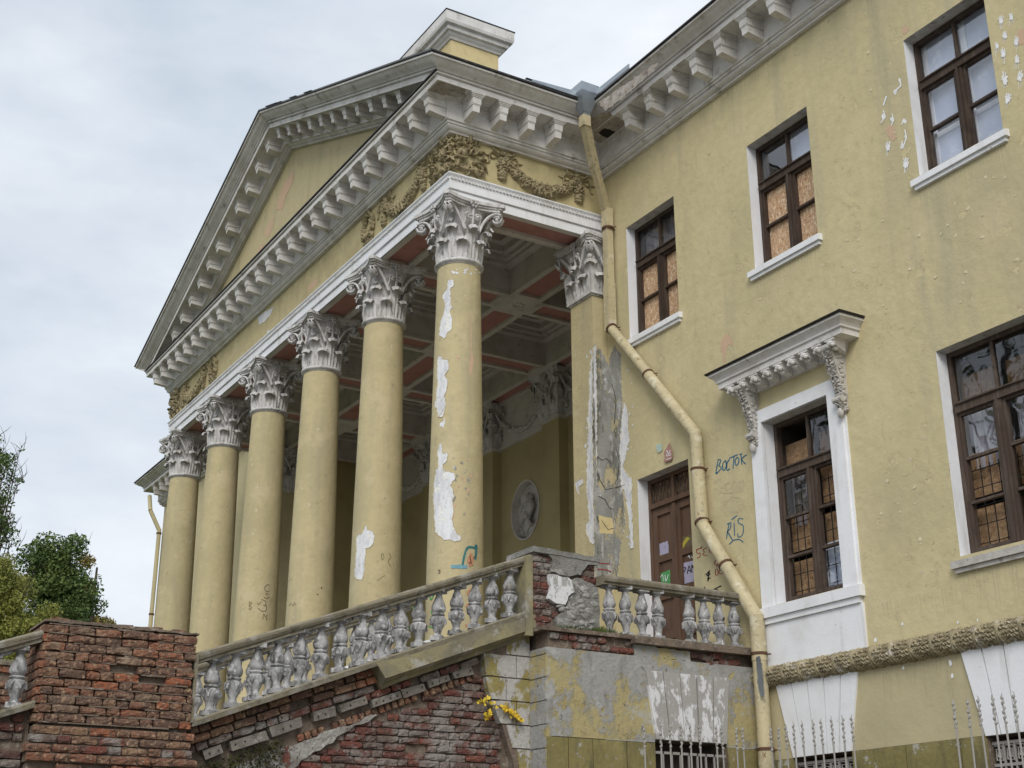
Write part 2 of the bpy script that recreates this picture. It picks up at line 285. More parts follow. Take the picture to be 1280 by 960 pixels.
# ragged patch: outline (2d) roughened and filled with a fine net, mapped to 3d
def ragged(poly, amp, steps):
    out_ = []
    n = len(poly)
    for i in range(n):
        a = np.array(poly[i], float); b = np.array(poly[(i+1) % n], float)
        d = b-a; ln = np.linalg.norm(d); k = max(1, int(ln/steps)); nn = np.array((-d[1], d[0]))/(ln+1e-9)
        for j in range(k):
            out_.append(a+d*j/k+nn*(random.uniform(-amp, amp) if j else random.uniform(-amp, amp)*.4))
    return out_
def patch(name, poly, fmap, m, parent, amp=.01, steps=.04, grid=.06):
    pts = ragged(poly, amp, steps); n = len(pts)
    arr = np.array(pts); lo = arr.min(0); hi = arr.max(0)
    inner = []
    gx = np.arange(lo[0]+grid/2, hi[0], grid); gy = np.arange(lo[1]+grid/2, hi[1], grid)
    for x in gx:
        for y in gy:
            c = False; j = n-1
            for i in range(n):
                if (pts[i][1] > y) != (pts[j][1] > y) and x < (pts[j][0]-pts[i][0])*(y-pts[i][1])/(pts[j][1]-pts[i][1])+pts[i][0]: c = not c
                j = i
            if c: inner.append(np.array((x, y)))
    allp = [Vector((float(p[0]), float(p[1]))) for p in pts+inner]
    vv, ee, ff, *_ = delaunay_2d_cdt(allp, [], [list(range(n))], 1, 1e-6)
    mb = MB(); mb.add([fmap(p[0], p[1]) for p in vv], [tuple(f) for f in ff])
    o_ = mb.build(name, m, parent)
    if m in ('peeled_white', 'grey_plaster') and len(pts) > 14:
        P3 = [fmap(p[0], p[1]) for p in pts]; lp_ = MB(); lp_.tube(P3+P3[:1], [random.uniform(.0015, .0065) for _ in range(len(P3)+1)], 4, cap=False); lp_.build('paint_lip', 'paint_lip', o_ if parent is None else parent)
    return o_
def stroke(mb, pts, wd, fmap, closed=False):
    pts = [np.array(p, float) for p in pts]; vs = []
    if closed: pts = pts+[pts[0]]
    for i, p in enumerate(pts):
        t = pts[min(i+1, len(pts)-1)]-pts[max(i-1, 0)]; t /= (np.linalg.norm(t)+1e-9); nn = np.array((-t[1], t[0]))*wd/2*random.uniform(.8, 1.15)
        vs += [fmap(*(p+nn)), fmap(*(p-nn))]
    mb.add(vs, [(2*i, 2*i+1, 2*i+3, 2*i+2) for i in range(len(pts)-1)])
# ================================================================ measures (metres; x along the facade, y into the building, z up from the architrave top)
D = 2.91; XL = -13.846; GZ = -12.0; FZ = -7.5
CM, CS = .32, 2.641
COLX = [-CM-CS*k for k in range(6)]; CY = .345
XC = XL/2
PATH = [(-23.74, 9.5), (-23.74, D), (XL, D), (XL, 0), (0, 0), (0, D), (10.5, D)]
onwall = lambda e=.003: (lambda u, v: at(u, v, 1, D-e))

# ---------------------------------------------------------------- ground
g = MB().box(-900, 900, -900, 900, GZ-.5, GZ).build('ground', 'ground_grass'); g['kind'] = 'structure'
g = MB().box(3.4, 60, -40, 1.2, GZ, GZ+.04)
g = g.build('pavement', 'grey_block'); g['kind'] = 'structure'

palace = thing('palace_building', 'faded yellow palace with white columned portico, pediment and boarded windows', 'building', (0, 0, GZ))
PAL = lambda o: o
class _P:      # children keep world coordinates: parent inverse
    pass
def child(o, par):
    o.parent = par; o.matrix_parent_inverse = Matrix.Translation((-par.location[0], -par.location[1], -par.location[2])); return o
def pb(mb, name, m, smooth=False, ang=None, par=None):
    o = mb.build(name, m, None, False); child(o, par or palace) if (par or palace).type == 'EMPTY' else setattr(o, 'parent', par)
    if smooth: set_smooth(o, ang or 40)
    return o

# ---------------------------------------------------------------- main wall with openings
def wall_with_holes(mb, x0, x1, z0, z1, y, holes):
    xs = sorted({x0, x1, *[c for h in holes for c in h[:2]]}); zs = sorted({z0, z1, *[c for h in holes for c in h[2:4]]})
    xs = [x for x in xs if x0 <= x <= x1]; zs = [z for z in zs if z0 <= z <= z1]
    for i in range(len(xs)-1):
        for j in range(len(zs)-1):
            cx, cz = (xs[i]+xs[i+1])/2, (zs[j]+zs[j+1])/2
            if any(h[0] < cx < h[1] and h[2] < cz < h[3] for h in holes): continue
            mb.quad((xs[i], y, zs[j]), (xs[i+1], y, zs[j]), (xs[i+1], y, zs[j+1]), (xs[i], y, zs[j+1]))
def reveal(h, name, m, depth=.26, y=D, sides='ltrb'):
    x0, x1, z0, z1 = h; mb = MB()
    if 'l' in sides: mb.quad((x0, y, z0), (x0, y, z1), (x0, y+depth, z1), (x0, y+depth, z0))
    if 'r' in sides: mb.quad((x1, y, z1), (x1, y, z0), (x1, y+depth, z0), (x1, y+depth, z1))
    if 't' in sides: pb(MB().quad((x0, y, z1), (x1, y, z1), (x1, y+depth, z1), (x0, y+depth, z1)), 'head_reveal', 'pale_stone' if m == 'clean_white' else m)
    if 'b' in sides: mb.quad((x1, y, z0), (x0, y, z0), (x0, y+depth, z0), (x1, y+depth, z0))
    return pb(mb, name, m)
W1 = (.588, 1.838, -2.366, -.436); W2 = (3.553, 4.803, -2.366, -.436); W3 = (6.569, 7.819, -2.366, -.436)
WC = (3.497, 4.740, -7.06, -4.623); W4 = (6.49, 7.74, -7.048, -4.634); DOOR = (.648, 1.875, -7.5, -4.683)
B1 = (3.63, 4.604, -10.3, -8.955); B2 = (6.56, 7.54, -10.3, -8.97)
mb = MB(); wall_with_holes(mb, -.02, 10.5, -7.95, .75, D, [W1, W2, W3, WC, W4, DOOR]); pb(mb, 'wall', 'yellow_paint')
mb = MB(); wall_with_holes(mb, 2.9, 10.5, -8.955, -7.95, D+.004, [B1, B2]); pb(mb, 'wall', 'wall_lower')
# plinth of large smooth blocks with open joints
pl = MB(); wall_with_holes(pl, 2.9, 10.5, GZ, -8.955, D, [B1, B2]); plinth = pb(pl, 'plinth', 'mortar')
for (a, b) in ((3.06, 3.62), (4.62, 5.43), (5.445, 6.2), (6.215, 6.55), (7.55, 8.3), (8.315, 9.1)):
    for (z0, z1) in ((-9.52, -8.962), (-10.1, -9.535)):
        o = MB().hexa([(a, D-.02, z0), (b, D-.02, z0), (b, D+.05, z0), (a, D+.05, z0), (a, D-.02, z1), (b, D-.02, z1), (b, D+.05, z1), (a, D+.05, z1)]).build('block', 'plinth_paint', plinth)
for h in (W1, W2, W3, W4): reveal(h, 'reveal', 'clean_white')
reveal(WC, 'reveal', 'clean_white'); reveal(DOOR, 'reveal', 'clean_white', .3)
for h in (B1, B2): reveal(h, 'reveal', 'mortar', .4)
# left wing wall and far end wall
mb = MB(); mb.quad((-23.74, D, GZ), (XL+.02, D, GZ), (XL+.02, D, .75), (-23.74, D, .75)); mb.quad((-23.74, 9.5, GZ), (-23.74, D, GZ), (-23.74, D, .75), (-23.74, 9.5, .75))
pb(mb, 'wall', 'yellow_paint')

# ---------------------------------------------------------------- windows
def wood_bars(mb, bars, y0, y1):
    for (x0, x1, z0, z1) in bars: mb.box(x0, x1, y0, y1, z0, z1)
def window(h, rows, infill, frame_m='wood_dark', top=.34, sill=True, lean=0):
    """rows: number of panes in each casement; infill[(row, col)] = kind of filling"""
    x0, x1, z0, z1 = h; yf = D+.17; fw = .055; cx = (x0+x1)/2; H = z1-z0; zt = z1-top*H
    mb = MB(); y0, y1 = yf, yf+.085
    wood_bars(mb, [(x0, x0+fw, z0, z1), (x1-fw, x1, z0, z1), (x0+fw, x1-fw, z1-fw, z1), (x0+fw, x1-fw, z0, z0+fw)], y0, y1)
    wood_bars(mb, [(x0+fw, x1-fw, zt-.05, zt+.045)], y0-.03, y1)                 # transom
    wood_bars(mb, [(x0+fw, x1-fw, zt+.045, zt+.065)], y0-.055, y0)
    wood_bars(mb, [(cx-.02, cx+.02, zt+.045, z1-fw)], y0+.01, y1)                # slim upper mullion
    wood_bars(mb, [(cx-.055, cx+.055, z0+fw, zt-.05)], y0-.012, y1)
    wood_bars(mb, [(cx-.018, cx+.018, z0+fw, zt-.05)], y0-.035, y0-.012)
    # casement stiles and glazing bars
    cols = [(x0+fw, cx-.055), (cx+.055, x1-fw)]; zl0, zl1 = z0+fw, zt-.05
    for (a, b) in cols:
        wood_bars(mb, [(a, a+.035, zl0, zl1), (b-.035, b, zl0, zl1), (a+.035, b-.035, zl1-.035, zl1), (a+.035, b-.035, zl0, zl0+.045)], y0+.012, y1-.01)
    cells = {}
    for ci, (a, b) in enumerate(cols):
        A, B = a+.035, b-.035; hs = (zl1-.035-(zl0+.045))/rows
        for r in range(rows):
            zb = zl1-.035-hs*(r+1); cells[(r+1, ci)] = (A, B, zb, zb+hs)
            if r < rows-1: wood_bars(mb, [(A, B, zb-.016, zb+.016)], y0+.005, y1-.02)
    cells[(0, 0)] = (x0+fw, cx-.02, zt+.045, z1-fw); cells[(0, 1)] = (cx+.02, x1-fw, zt+.045, z1-fw)
    win = pb(mb, 'window', frame_m)
    for k, (a, b, c, d) in cells.items():
        kind = infill.get(k, infill.get('*'))
        for kd in kind.split('+'):
            if kd in ('osb', 'osb_dim'): MB().box(a-.01, b+.01, y1-.012, y1+.006, c-.01, d+.01).build('board', kd, win)
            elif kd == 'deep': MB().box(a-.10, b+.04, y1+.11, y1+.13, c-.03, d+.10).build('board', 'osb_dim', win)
            elif kd == 'inner': MB().box(a-.13, b+.02, y1+.06, y1+.07, c-.02, d+.08).build('sky_reflection_panel', 'painted_sky_reflection', win)  # panel close behind the glass, coloured to read as reflected sky
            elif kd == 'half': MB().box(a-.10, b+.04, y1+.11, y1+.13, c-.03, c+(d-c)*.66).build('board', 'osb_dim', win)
            elif kd.startswith('glass'): MB().quad((a-.005, y0+.037, c-.005), (b+.005, y0+.037, c-.005), (b+.005, y0+.037, d+.005), (a-.005, y0+.037, d+.005)).build('pane', kd, win)
            elif kd == 'curtain':
                m2 = MB(); n = 14
                for i in range(n):
                    xa = a+(b-a)*i/n; xb = a+(b-a)*(i+1)/n; ya = y1+.10+.025*math.sin(i*1.9); yb = y1+.10+.025*math.sin((i+1)*1.9)
                    m2.quad((xa, ya, c-.1), (xb, yb, c-.1), (xb, yb, d+.1), (xa, ya, d+.1))
                m2.build('curtain', 'curtain', win)
    # room behind
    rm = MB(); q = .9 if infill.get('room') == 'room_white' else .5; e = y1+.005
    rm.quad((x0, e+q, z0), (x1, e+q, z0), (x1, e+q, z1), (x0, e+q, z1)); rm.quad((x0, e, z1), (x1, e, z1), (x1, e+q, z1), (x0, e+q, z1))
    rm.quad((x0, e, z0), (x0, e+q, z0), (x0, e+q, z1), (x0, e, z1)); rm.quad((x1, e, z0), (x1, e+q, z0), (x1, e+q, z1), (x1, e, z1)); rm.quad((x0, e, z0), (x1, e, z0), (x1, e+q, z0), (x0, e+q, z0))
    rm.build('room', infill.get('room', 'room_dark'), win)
    if sill:
        s = MB()
        s.hexa([(x0-.09, D-.075, z0-.135), (x1+.075, D-.075, z0-.135), (x1+.075, D+.16, z0-.135), (x0-.09, D+.16, z0-.135), (x0-.09, D-.075, z0-.055), (x1+.075, D-.075, z0-.055), (x1+.075, D+.16, z0-.004), (x0-.09, D+.16, z0-.004)])
        s.box(x0-.06, x1+.045, D-.045, D+.01, z0-.185, z0-.137)
        s.build('sill', infill.get('sill', 'clean_white'), win)
    return win
window(W1, 2, {(0, 0): 'glass+curtain', (0, 1): 'glass+curtain', '*': 'osb'})
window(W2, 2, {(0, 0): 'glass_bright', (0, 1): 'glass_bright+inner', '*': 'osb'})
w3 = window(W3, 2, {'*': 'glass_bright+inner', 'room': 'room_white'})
# the inner casement behind the bright window
ib = MB(); yi = D+.285
for (a, b, c, d) in ((W3[0], W3[0]+.10, W3[2], W3[3]), (W3[1]-.10, W3[1], W3[2], W3[3]), (7.12, 7.27, W3[2], W3[3]), (W3[0], W3[1], -1.16, -1.03), (W3[0], W3[1], -1.80, -1.74), (W3[0], W3[1], W3[2], W3[2]+.1)): ib.box(a, b, yi, yi+.022, c, d)
ib.build('inner_casement', 'clean_white', w3)
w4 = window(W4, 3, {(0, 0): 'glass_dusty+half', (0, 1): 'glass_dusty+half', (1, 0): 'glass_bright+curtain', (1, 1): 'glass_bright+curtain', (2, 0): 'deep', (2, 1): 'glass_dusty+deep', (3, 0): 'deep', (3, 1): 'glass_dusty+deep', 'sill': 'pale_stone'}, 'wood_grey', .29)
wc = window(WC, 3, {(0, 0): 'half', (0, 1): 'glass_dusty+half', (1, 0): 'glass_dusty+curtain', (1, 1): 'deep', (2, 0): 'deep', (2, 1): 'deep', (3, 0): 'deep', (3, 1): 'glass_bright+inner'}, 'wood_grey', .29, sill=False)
for (h, wn_) in ((WC, wc), (W4, w4)):       # wire grilles
    gr = MB(); x0, x1, z0, z1 = h; ztop = z1-.36*(z1-z0)-(.0 if h is WC else .5); yg = D+.29
    for i in range(1, 9): x = x0+.05+(x1-x0-.1)*i/9; gr.box(x-.0045, x+.0045, yg, yg+.009, z0, ztop)
    nz = int((ztop-z0)/.2)
    for j in range(1, nz+1): z = z0+(ztop-z0)*j/nz-.05; gr.box(x0+.02, x1-.02, yg-.009, yg, z-.0045, z+.0045)
    gr.build('grille', 'black_iron', wn_)
# surround, apron, hood and consoles of the ornate window
sr = MB(); a, b, c, d = WC; yo = D-.05
for (x0, x1, z0, z1) in ((a-.215, a, c-.02, d+.175), (b, b+.235, c-.02, d+.175), (a, b, d, d+.175)):
    sr.box(x0, x1, yo, D+.004, z0, z1)
sur = pb(sr, 'surround', 'clean_white')
MB().box(b+.235, b+.27, D-.02, D+.004, c-.02, d+.175).build('edge_strip', 'clean_white', sur); MB().box(a-.25, a-.215, D-.02, D+.004, c-.02, d+.175).build('edge_strip', 'clean_white', sur)
s = MB(); s.hexa([(a-.24, D-.09, c-.16), (b+.30, D-.09, c-.16), (b+.30, D+.19, c-.16), (a-.24, D+.19, c-.16), (a-.24, D-.09, c-.03), (b+.30, D-.09, c-.03), (b+.30, D+.19, c+.004), (a-.24, D+.19, c+.004)])
s.box(a-.20, b+.25, D-.06, D+.003, c-.235, c-.162); s.build('sill', 'clean_white', sur)
ap = MB(); ap.box(a-.26, b+.27, D-.03, D+.002, -7.93, c-.237); ap.build('apron', 'clean_white', sur)
HX0, HX1 = 3.18, 5.14
hp = [(0, -4.19), (.05, -4.19), (.07, -4.15), (.10, -4.08), (.13, -4.055), (.30, -4.045), (.30, -3.965), (.325, -3.96), (.325, -3.93), (.345, -3.90), (.385, -3.865), (.40, -3.86), (.40, -3.825), (0, -3.80)]
hm = MB(); sweep(hm, [(HX0+.1, D+.2), (HX0+.1, D), (HX1-.1, D), (HX1-.1, D+.2)], hp); hood = pb(hm, 'hood', 'cornice_white')
hm = MB(); sweep(hm, [(HX0+.1, D+.2), (HX0+.1, D), (HX1-.1, D), (HX1-.1, D+.2)], [(.42, -3.83), (.435, -3.805), (0, -3.745), (0, -3.80)]); hm.build('metal_cover', 'dark_metal', hood)
blk = MB(); blk.hexa([(-.062, -.19, -.045), (.062, -.19, -.045), (.05, 0, -.11), (-.05, 0, -.11), (-.07, -.20, .035), (.07, -.20, .035), (.07, 0, .035), (-.07, 0, .035)])
blk.box(-.08, .08, -.21, 0, .012, .038); blk.blob((0, -.20, -.02), .055, .03, .035); blk.blob((0, -.12, -.075), .05, .05, .03); blk.blob((-.04, -.195, -.05), .03, .025, .025); blk.blob((.04, -.195, -.05), .03, .025, .025); blkm = blk.mesh('bracket', 'cornice_white')
for i in range(9): use('bracket', blkm, hood, (HX0+.02+i*(HX1-HX0-.04)/8, D-.085, -4.085))
def console(x):
    k = MB(); n = 22
    for i in range(n-1):          # scroll body narrowing downwards with carved leaves
        t = i/(n-1); z = -4.13-.80*t; p = .20*(1-t)**1.6+.06+(.05*math.exp(-((t-.83)/.07)**2)); wd = .085-.03*t
        t2 = (i+1)/(n-1); z2 = -4.13-.80*t2; p2 = .20*(1-t2)**1.6+.06+(.05*math.exp(-((t2-.83)/.07)**2)); wd2 = .085-.03*t2
        k.hexa([(x-wd2, D-p2, z2), (x+wd2, D-p2, z2), (x+wd2, D, z2), (x-wd2, D, z2), (x-wd, D-p, z), (x+wd, D-p, z), (x+wd, D, z), (x-wd, D, z)])
        for s_ in (-1, 1):
            j_ = random.uniform; M_ = np.array(((1, 0, j_(-.8, .8)), (0, 1, 0), (j_(-.8, .8), 0, 1)))
            k.blob((x+s_*wd*j_(.25, .75), D-p-.004, z+j_(-.04, .0)), .026*j_(.6, 1.4), .024, .020*j_(.6, 1.5), 6, 4, M_)
            if i % 2: k.tube([(x+s_*wd*.9, D-p, z), (x+s_*wd*.3, D-p-.03, z-.02), (x+s_*wd*j_(.3, .9), D-p-.012, z-.06)], .010, 5)
            k.blob((x+s_*(wd+.004), D-p*j_(.35, .75), z-.02+j_(-.015, .015)), .016, .03*j_(.6, 1.3), .022*j_(.6, 1.3))
    k.tube([(x-.11, D-.24, -4.12), (x+.11, D-.24, -4.12)], .05, 10); k.tube([(x-.075, D-.11, -4.78), (x+.075, D-.11, -4.78)], .042, 10)
    k.blob((x, D-.09, -4.95), .05, .045, .075)
    return pb(k, 'console', 'pale_stone', True, 50)
console(3.36); console(5.0)
# carved belt moulding
bt = MB(); R0 = .115
sec = [(math.cos(t)*R0, math.sin(t)*R0) for t in np.linspace(-math.pi/2, math.pi/2, 9)]
for i in range(len(sec)-1):
    bt.quad((3.05, D-sec[i][0], -7.945+sec[i][1]), (10.5, D-sec[i][0], -7.945+sec[i][1]), (10.5, D-sec[i+1][0], -7.945+sec[i+1][1]), (3.05, D-sec[i+1][0], -7.945+sec[i+1][1]))
belt = pb(bt, 'belt_moulding', 'belt_stone')
unit = MB(); U = .30
for i in range(48):
    x = (i % 6+.5+.5*((i//6) % 2))/6.5*U*.78+random.uniform(-.006, .006); t = -1.35+(i//6)*.39+random.uniform(-.08, .08); r_ = random.uniform(.85, 1.25)
    a_ = (.7 if x < U*.4 else -.7)*(1 if t > 0 else -1)+random.uniform(-.25, .25); M_ = np.array(((math.cos(a_), 0, math.sin(a_)), (0, 1, 0), (-math.sin(a_), 0, math.cos(a_))))
    unit.blob((x, -math.cos(t)*(R0-.002), math.sin(t)*(R0-.002)), .031*r_, .030*r_, .0125*r_, 6, 4, M_)
for q in (-1, 1):
    for k_ in range(5):
        pts = [(U*.9+q*(.02+.022*k_)*abs(s_)**.7, -math.cos(1.5*s_)*(R0+.008), math.sin(1.5*s_)*(R0+.008)) for s_ in np.linspace(-1, 1, 7)]
        unit.tube(pts, .010, 4)
for q in (-1, 1):      # crossed ribbon
    pts = [(U*.9+q*.045*s_, -math.cos(1.5*s_)*(R0+.012), math.sin(1.5*s_)*(R0+.012)) for s_ in np.linspace(-1, 1, 9)]
    unit.tube(pts, .013, 5)
    pts = [(U*.9+q*.075*s_, -math.cos(1.5*s_)*(R0+.006), math.sin(1.5*s_)*(R0+.006)) for s_ in np.linspace(-1, 1, 9)]
    unit.tube(pts, .009, 5)
um = unit.mesh('leaf_swag', 'belt_stone')
for i in range(24): use('leaf_swag', um, belt, (3.08+i*U, D, -7.945), scale=(1, 1, 1))
# fans of white wedge stones over the basement windows
def fan(xt0, xt1, xb0, xb1, zt, zb, n, fmap, mname, axis='wall'):
    o = None; gap = .008
    for i in range(n):
        a0 = xt0+(xt1-xt0)*i/n; a1 = xt0+(xt1-xt0)*(i+1)/n; b0 = xb0+(xb1-xb0)*i/n; b1 = xb0+(xb1-xb0)*(i+1)/n
        pr = random.uniform(.022, .034); mb = MB()
        mb.hexa([fmap(b0+gap, -pr, zb), fmap(b1-gap, -pr, zb), fmap(b1-gap, .02, zb), fmap(b0+gap, .02, zb), fmap(a0+gap, -pr, zt), fmap(a1-gap, -pr, zt), fmap(a1-gap, .02, zt), fmap(a0+gap, .02, zt)])
        yield mb
wf = lambda x, e, z: (x, D+e, z)
for mb in fan(3.40, 4.83, 3.625, 4.61, -8.055, -8.953, 5, wf, ''): pb(mb, 'wedge_stone', 'clean_white')
for mb in fan(6.35, 7.78, 6.55, 7.56, -8.055, -8.965, 5, wf, ''): pb(mb, 'wedge_stone', 'clean_white')
# basement window grilles with square spirals
def spiral_grille(h):
    x0, x1, z0, z1 = h; zt = z1-.07; k = MB(); y = D+.06
    k.box(x0+.005, x1-.005, y-.012, y+.012, zt-.015, zt+.015); k.box(x0+.005, x1-.005, y-.012, y+.012, zt-.235, zt-.205)
    n = 7; wd = (x1-x0-.01)/n
    for i in range(n):
        cx = x0+.005+wd*(i+.5); cz = zt-.11; pts = []
        for j in range(9): s_ = .085-.0085*j; pts.append((cx+s_*(1 if j % 4 in (1, 2) else -1)*.62, y, cz+s_*(1 if j % 4 in (0, 1) else -1)))
        k.tube(pts, .010, 4)
        k.box(cx+wd/2-.009, cx+wd/2+.009, y-.01, y+.01, z0, zt)
    k.box(x0, x1, D+.38, D+.40, z0, z1)
    return k
for h in (B1, B2):
    k = spiral_grille(h); o = pb(k, 'window_grille', 'painted_iron')
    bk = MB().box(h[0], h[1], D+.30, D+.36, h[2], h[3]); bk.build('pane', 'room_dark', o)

# ---------------------------------------------------------------- door
x0, x1, z0, z1 = DOOR; yd = D+.19
dm = MB(); dm.box(x0, x0+.07, yd, yd+.09, z0, z1); dm.box(x1-.07, x1, yd, yd+.09, z0, z1); dm.box(x0+.07, x1-.07, yd, yd+.09, z1-.06, z1); dm.box(x0+.07, x1-.07, yd-.03, yd+.09, z1-.46, z1-.39)
dm.box((x0+x1)/2-.03, (x0+x1)/2+.03, yd-.01, yd+.09, z1-.39, z1-.06)
door = pb(dm, 'door', 'door_wood')
lt = MB()
for a, b in ((x0+.07, (x0+x1)/2-.03), ((x0+x1)/2+.03, x1-.07)):
    n = 6
    for i in range(n):
        xa = a+(b-a)*i/n; xb = a+(b-a)*(i+1)/n; za, zb = (z1-.38, z1-.07) if i % 2 else (z1-.07, z1-.38)
        lt.tube([(xa, yd+.02, za), (xb, yd+.02, zb)], .012, 4); lt.tube([(xa, yd+.03, zb), (xb, yd+.03, za)], .012, 4)
lt.build('lattice', 'wood_dark', door)
MB().box(x0+.06, x1-.06, yd+.07, yd+.08, z1-.40, z1-.05).build('transom_board', 'osb_dim', door)
cx = (x0+x1)/2
leafs = []
for (a, b) in ((x0+.07, cx-.004), (cx+.004, x1-.07)):
    lf = MB(); y0 = yd+.012; rows = [z1-.46, z1-1.20, z1-1.80, z1-2.35, z0]
    lf.box(a, a+.11, y0, y0+.06, z0, z1-.46); lf.box(b-.11, b, y0, y0+.06, z0, z1-.46)
    for zz, hh in ((z1-.46, .12), (z1-1.18, .10), (z1-1.74, .10), (z1-2.30, .12), (z0+.16, .16)): lf.box(a+.11, b-.11, y0, y0+.06, zz-hh, zz)
    lo = lf.build('door_leaf', 'door_wood', door); leafs.append(lo)
    for (zt_, zb_) in ((z1-.58, z1-1.18), (z1-1.28, z1-1.74), (z1-1.84, z1-2.30), (z1-2.42, z0+.16)):
        MB().hexa([(a+.11, y0+.03, zb_), (b-.11, y0+.03, zb_), (b-.11, y0+.05, zb_), (a+.11, y0+.05, zb_), (a+.11, y0+.03, zt_), (b-.11, y0+.03, zt_), (b-.11, y0+.05, zt_), (a+.11, y0+.05, zt_)]).build('door_panel', 'door_wood', door)
cov = MB().box(cx-.035, cx+.035, yd-.012, yd+.011, z0, z1-.47); cov.build('cover_strip', 'door_wood', door)

# ---------------------------------------------------------------- entablature
FR = (4, 5)
arch = [(-.66, -.42), (0, -.42), (0, -.272), (-.012, -.272), (-.012, -.258), (.03, -.255), (.03, -.10), (.034, -.095), (.034, -.06), (.048, -.045), (.069, -.02), (.069, 0), (-.02, .004)]
PP = PATH
mb = MB(); sweep(mb, PP, arch[1:], 2, 5); archi = pb(mb, 'architrave', 'clean_white')
bd = MB()        # bead row under the architrave crown
for (ax, fix, a, b, sgn) in (('x', -.036, XL-.03, .03, 1), ('y', .036, -.03, D, 1)):
    n = int(abs(b-a)/.062)
    for i in range(n):
        c = a+(b-a)*(i+.5)/n
        if ax == 'x': bd.box(c-.018, c+.018, fix-.024, fix+.02, -.100, -.060)
        else: bd.box(fix-.02, fix+.024, c-.018, c+.018, -.100, -.060)
bo = bd.build('bead_row', 'white_trim', archi); bo['kind'] = 'stuff'
mb = MB(); sweep(mb, PP, [(0, 0), (0, .76)], 2, 5); frieze = pb(mb, 'frieze', 'frieze_paint')
low = [(-.02, .70), (.065, .70), (.075, .718), (.062, .724), (.062, .734), (.095, .742), (.13, .775), (.14, .795), (.125, .80), (.125, .812), (.15, .816), (.15, .85), (.178, .858), (.178, 1.15), (.20, 1.16), (.20, 1.172), (.19, 1.176), (.19, 1.188), (.225, 1.2315), (.515, 1.2315), (.525, 1.222), (.547, 1.222)]
mid = [(.547, 1.305), (.532, 1.309), (.532, 1.322), (.578, 1.330), (.578, 1.352), (.562, 1.356), (.562, 1.368)]
sima = [(.596, 1.374), (.603, 1.385), (.635, 1.405), (.68, 1.425), (.715, 1.45), (.735, 1.478), (.775, 1.482), (.775, 1.514)]
def cornice(i0, i1, prof): mb = MB(); sweep(mb, PP, prof, i0, i1); return pb(mb, 'cornice', 'cornice_white', True, 30)
full = low+mid+sima+[(0, 1.56)]
c_left = cornice(0, 2, full); c_retL = cornice(2, 3, full); c_front = cornice(3, 4, low+mid+[(0, 1.40)]); c_ret = cornice(4, 5, full); c_main = cornice(5, 6, full)
mod = MB()       # modillion: carved bracket, local -y outward, z from soffit down
def modp(mb, k=1.0):
    P = lambda w_, y, z: (w_, y, z*k)
    mb.box(-.125, .125, -.33, 0, -.024*k, 0); mb.box(-.112, .112, -.318, 0, -.044*k, -.024*k); mb.box(-.095, .095, -.306, 0, -.064*k, -.044*k)
    mb.hexa([(-.076, -.285, -.165*k), (.076, -.285, -.165*k), (.076, 0, -.165*k), (-.076, 0, -.165*k), (-.079, -.295, -.064*k), (.079, -.295, -.064*k), (.079, 0, -.064*k), (-.079, 0, -.064*k)])
    mb.hexa([(-.062, -.262, -.285*k), (.062, -.262, -.285*k), (.062, 0, -.315*k), (-.062, 0, -.315*k), (-.064, -.272, -.180*k), (.064, -.272, -.180*k), (.064, 0, -.180*k), (-.064, 0, -.180*k)])
    mb.box(-.068, .068, -.278, 0, -.180*k, -.165*k)
    for i in range(9): mb.box(-.082, -.066, -.27+i*.03, -.255+i*.03, -.179*k, -.166*k); mb.box(.066, .082, -.27+i*.03, -.255+i*.03, -.179*k, -.166*k)
modp(mod); modm = mod.mesh('modillion', 'cornice_white'); m2_ = MB(); modp(m2_, .62); modm2 = m2_.mesh('modillion', 'cornice_white')
q = .175
MS = (1.0, 1.12, 1.08)
for k in range(26): use('modillion', modm, c_front, (XC+.56*(k-12.5), -q, 1.23), scale=MS)
for yy in (.18, .67, 1.19, 1.70): use('modillion', modm, c_ret, (q, yy, 1.23), (0, 0, math.pi/2), MS)
for yy in (.18, .67, 1.19, 1.70): use('modillion', modm, c_retL, (XL-q, yy, 1.23), (0, 0, -math.pi/2))
for k in range(16): use('modillion', modm, c_main, (1.35+.572*k, D-q, 1.23), scale=MS)
for k in range(16): use('modillion', modm, c_left, (-14.75-.572*k, D-q, 1.23), scale=MS)
for k in range(4): use('modillion', modm, c_left, (-23.74-q, D+.25+.55*k, 1.23), (0, 0, -math.pi/2))
for o in list(palace.children):
    if o.name.startswith('cornice'):
        mi = o.matrix_parent_inverse.copy()
# metal edge of the gutter
ge = [(.785, 1.516), (.805, 1.522), (.805, 1.546), (0, 1.64), (0, 1.60)]
for (i0, i1) in ((0, 2), (2, 3), (4, 5), (5, 6)):
    mb = MB(); sweep(mb, PP, ge, i0, i1); pb(mb, 'roof_edge', 'dark_metal')
mb = MB(); sweep(mb, PP, [(.577, 1.364), (.60, 1.37), (.60, 1.392), (0, 1.44), (0, 1.40)], 3, 4); pb(mb, 'flashing', 'dark_metal')
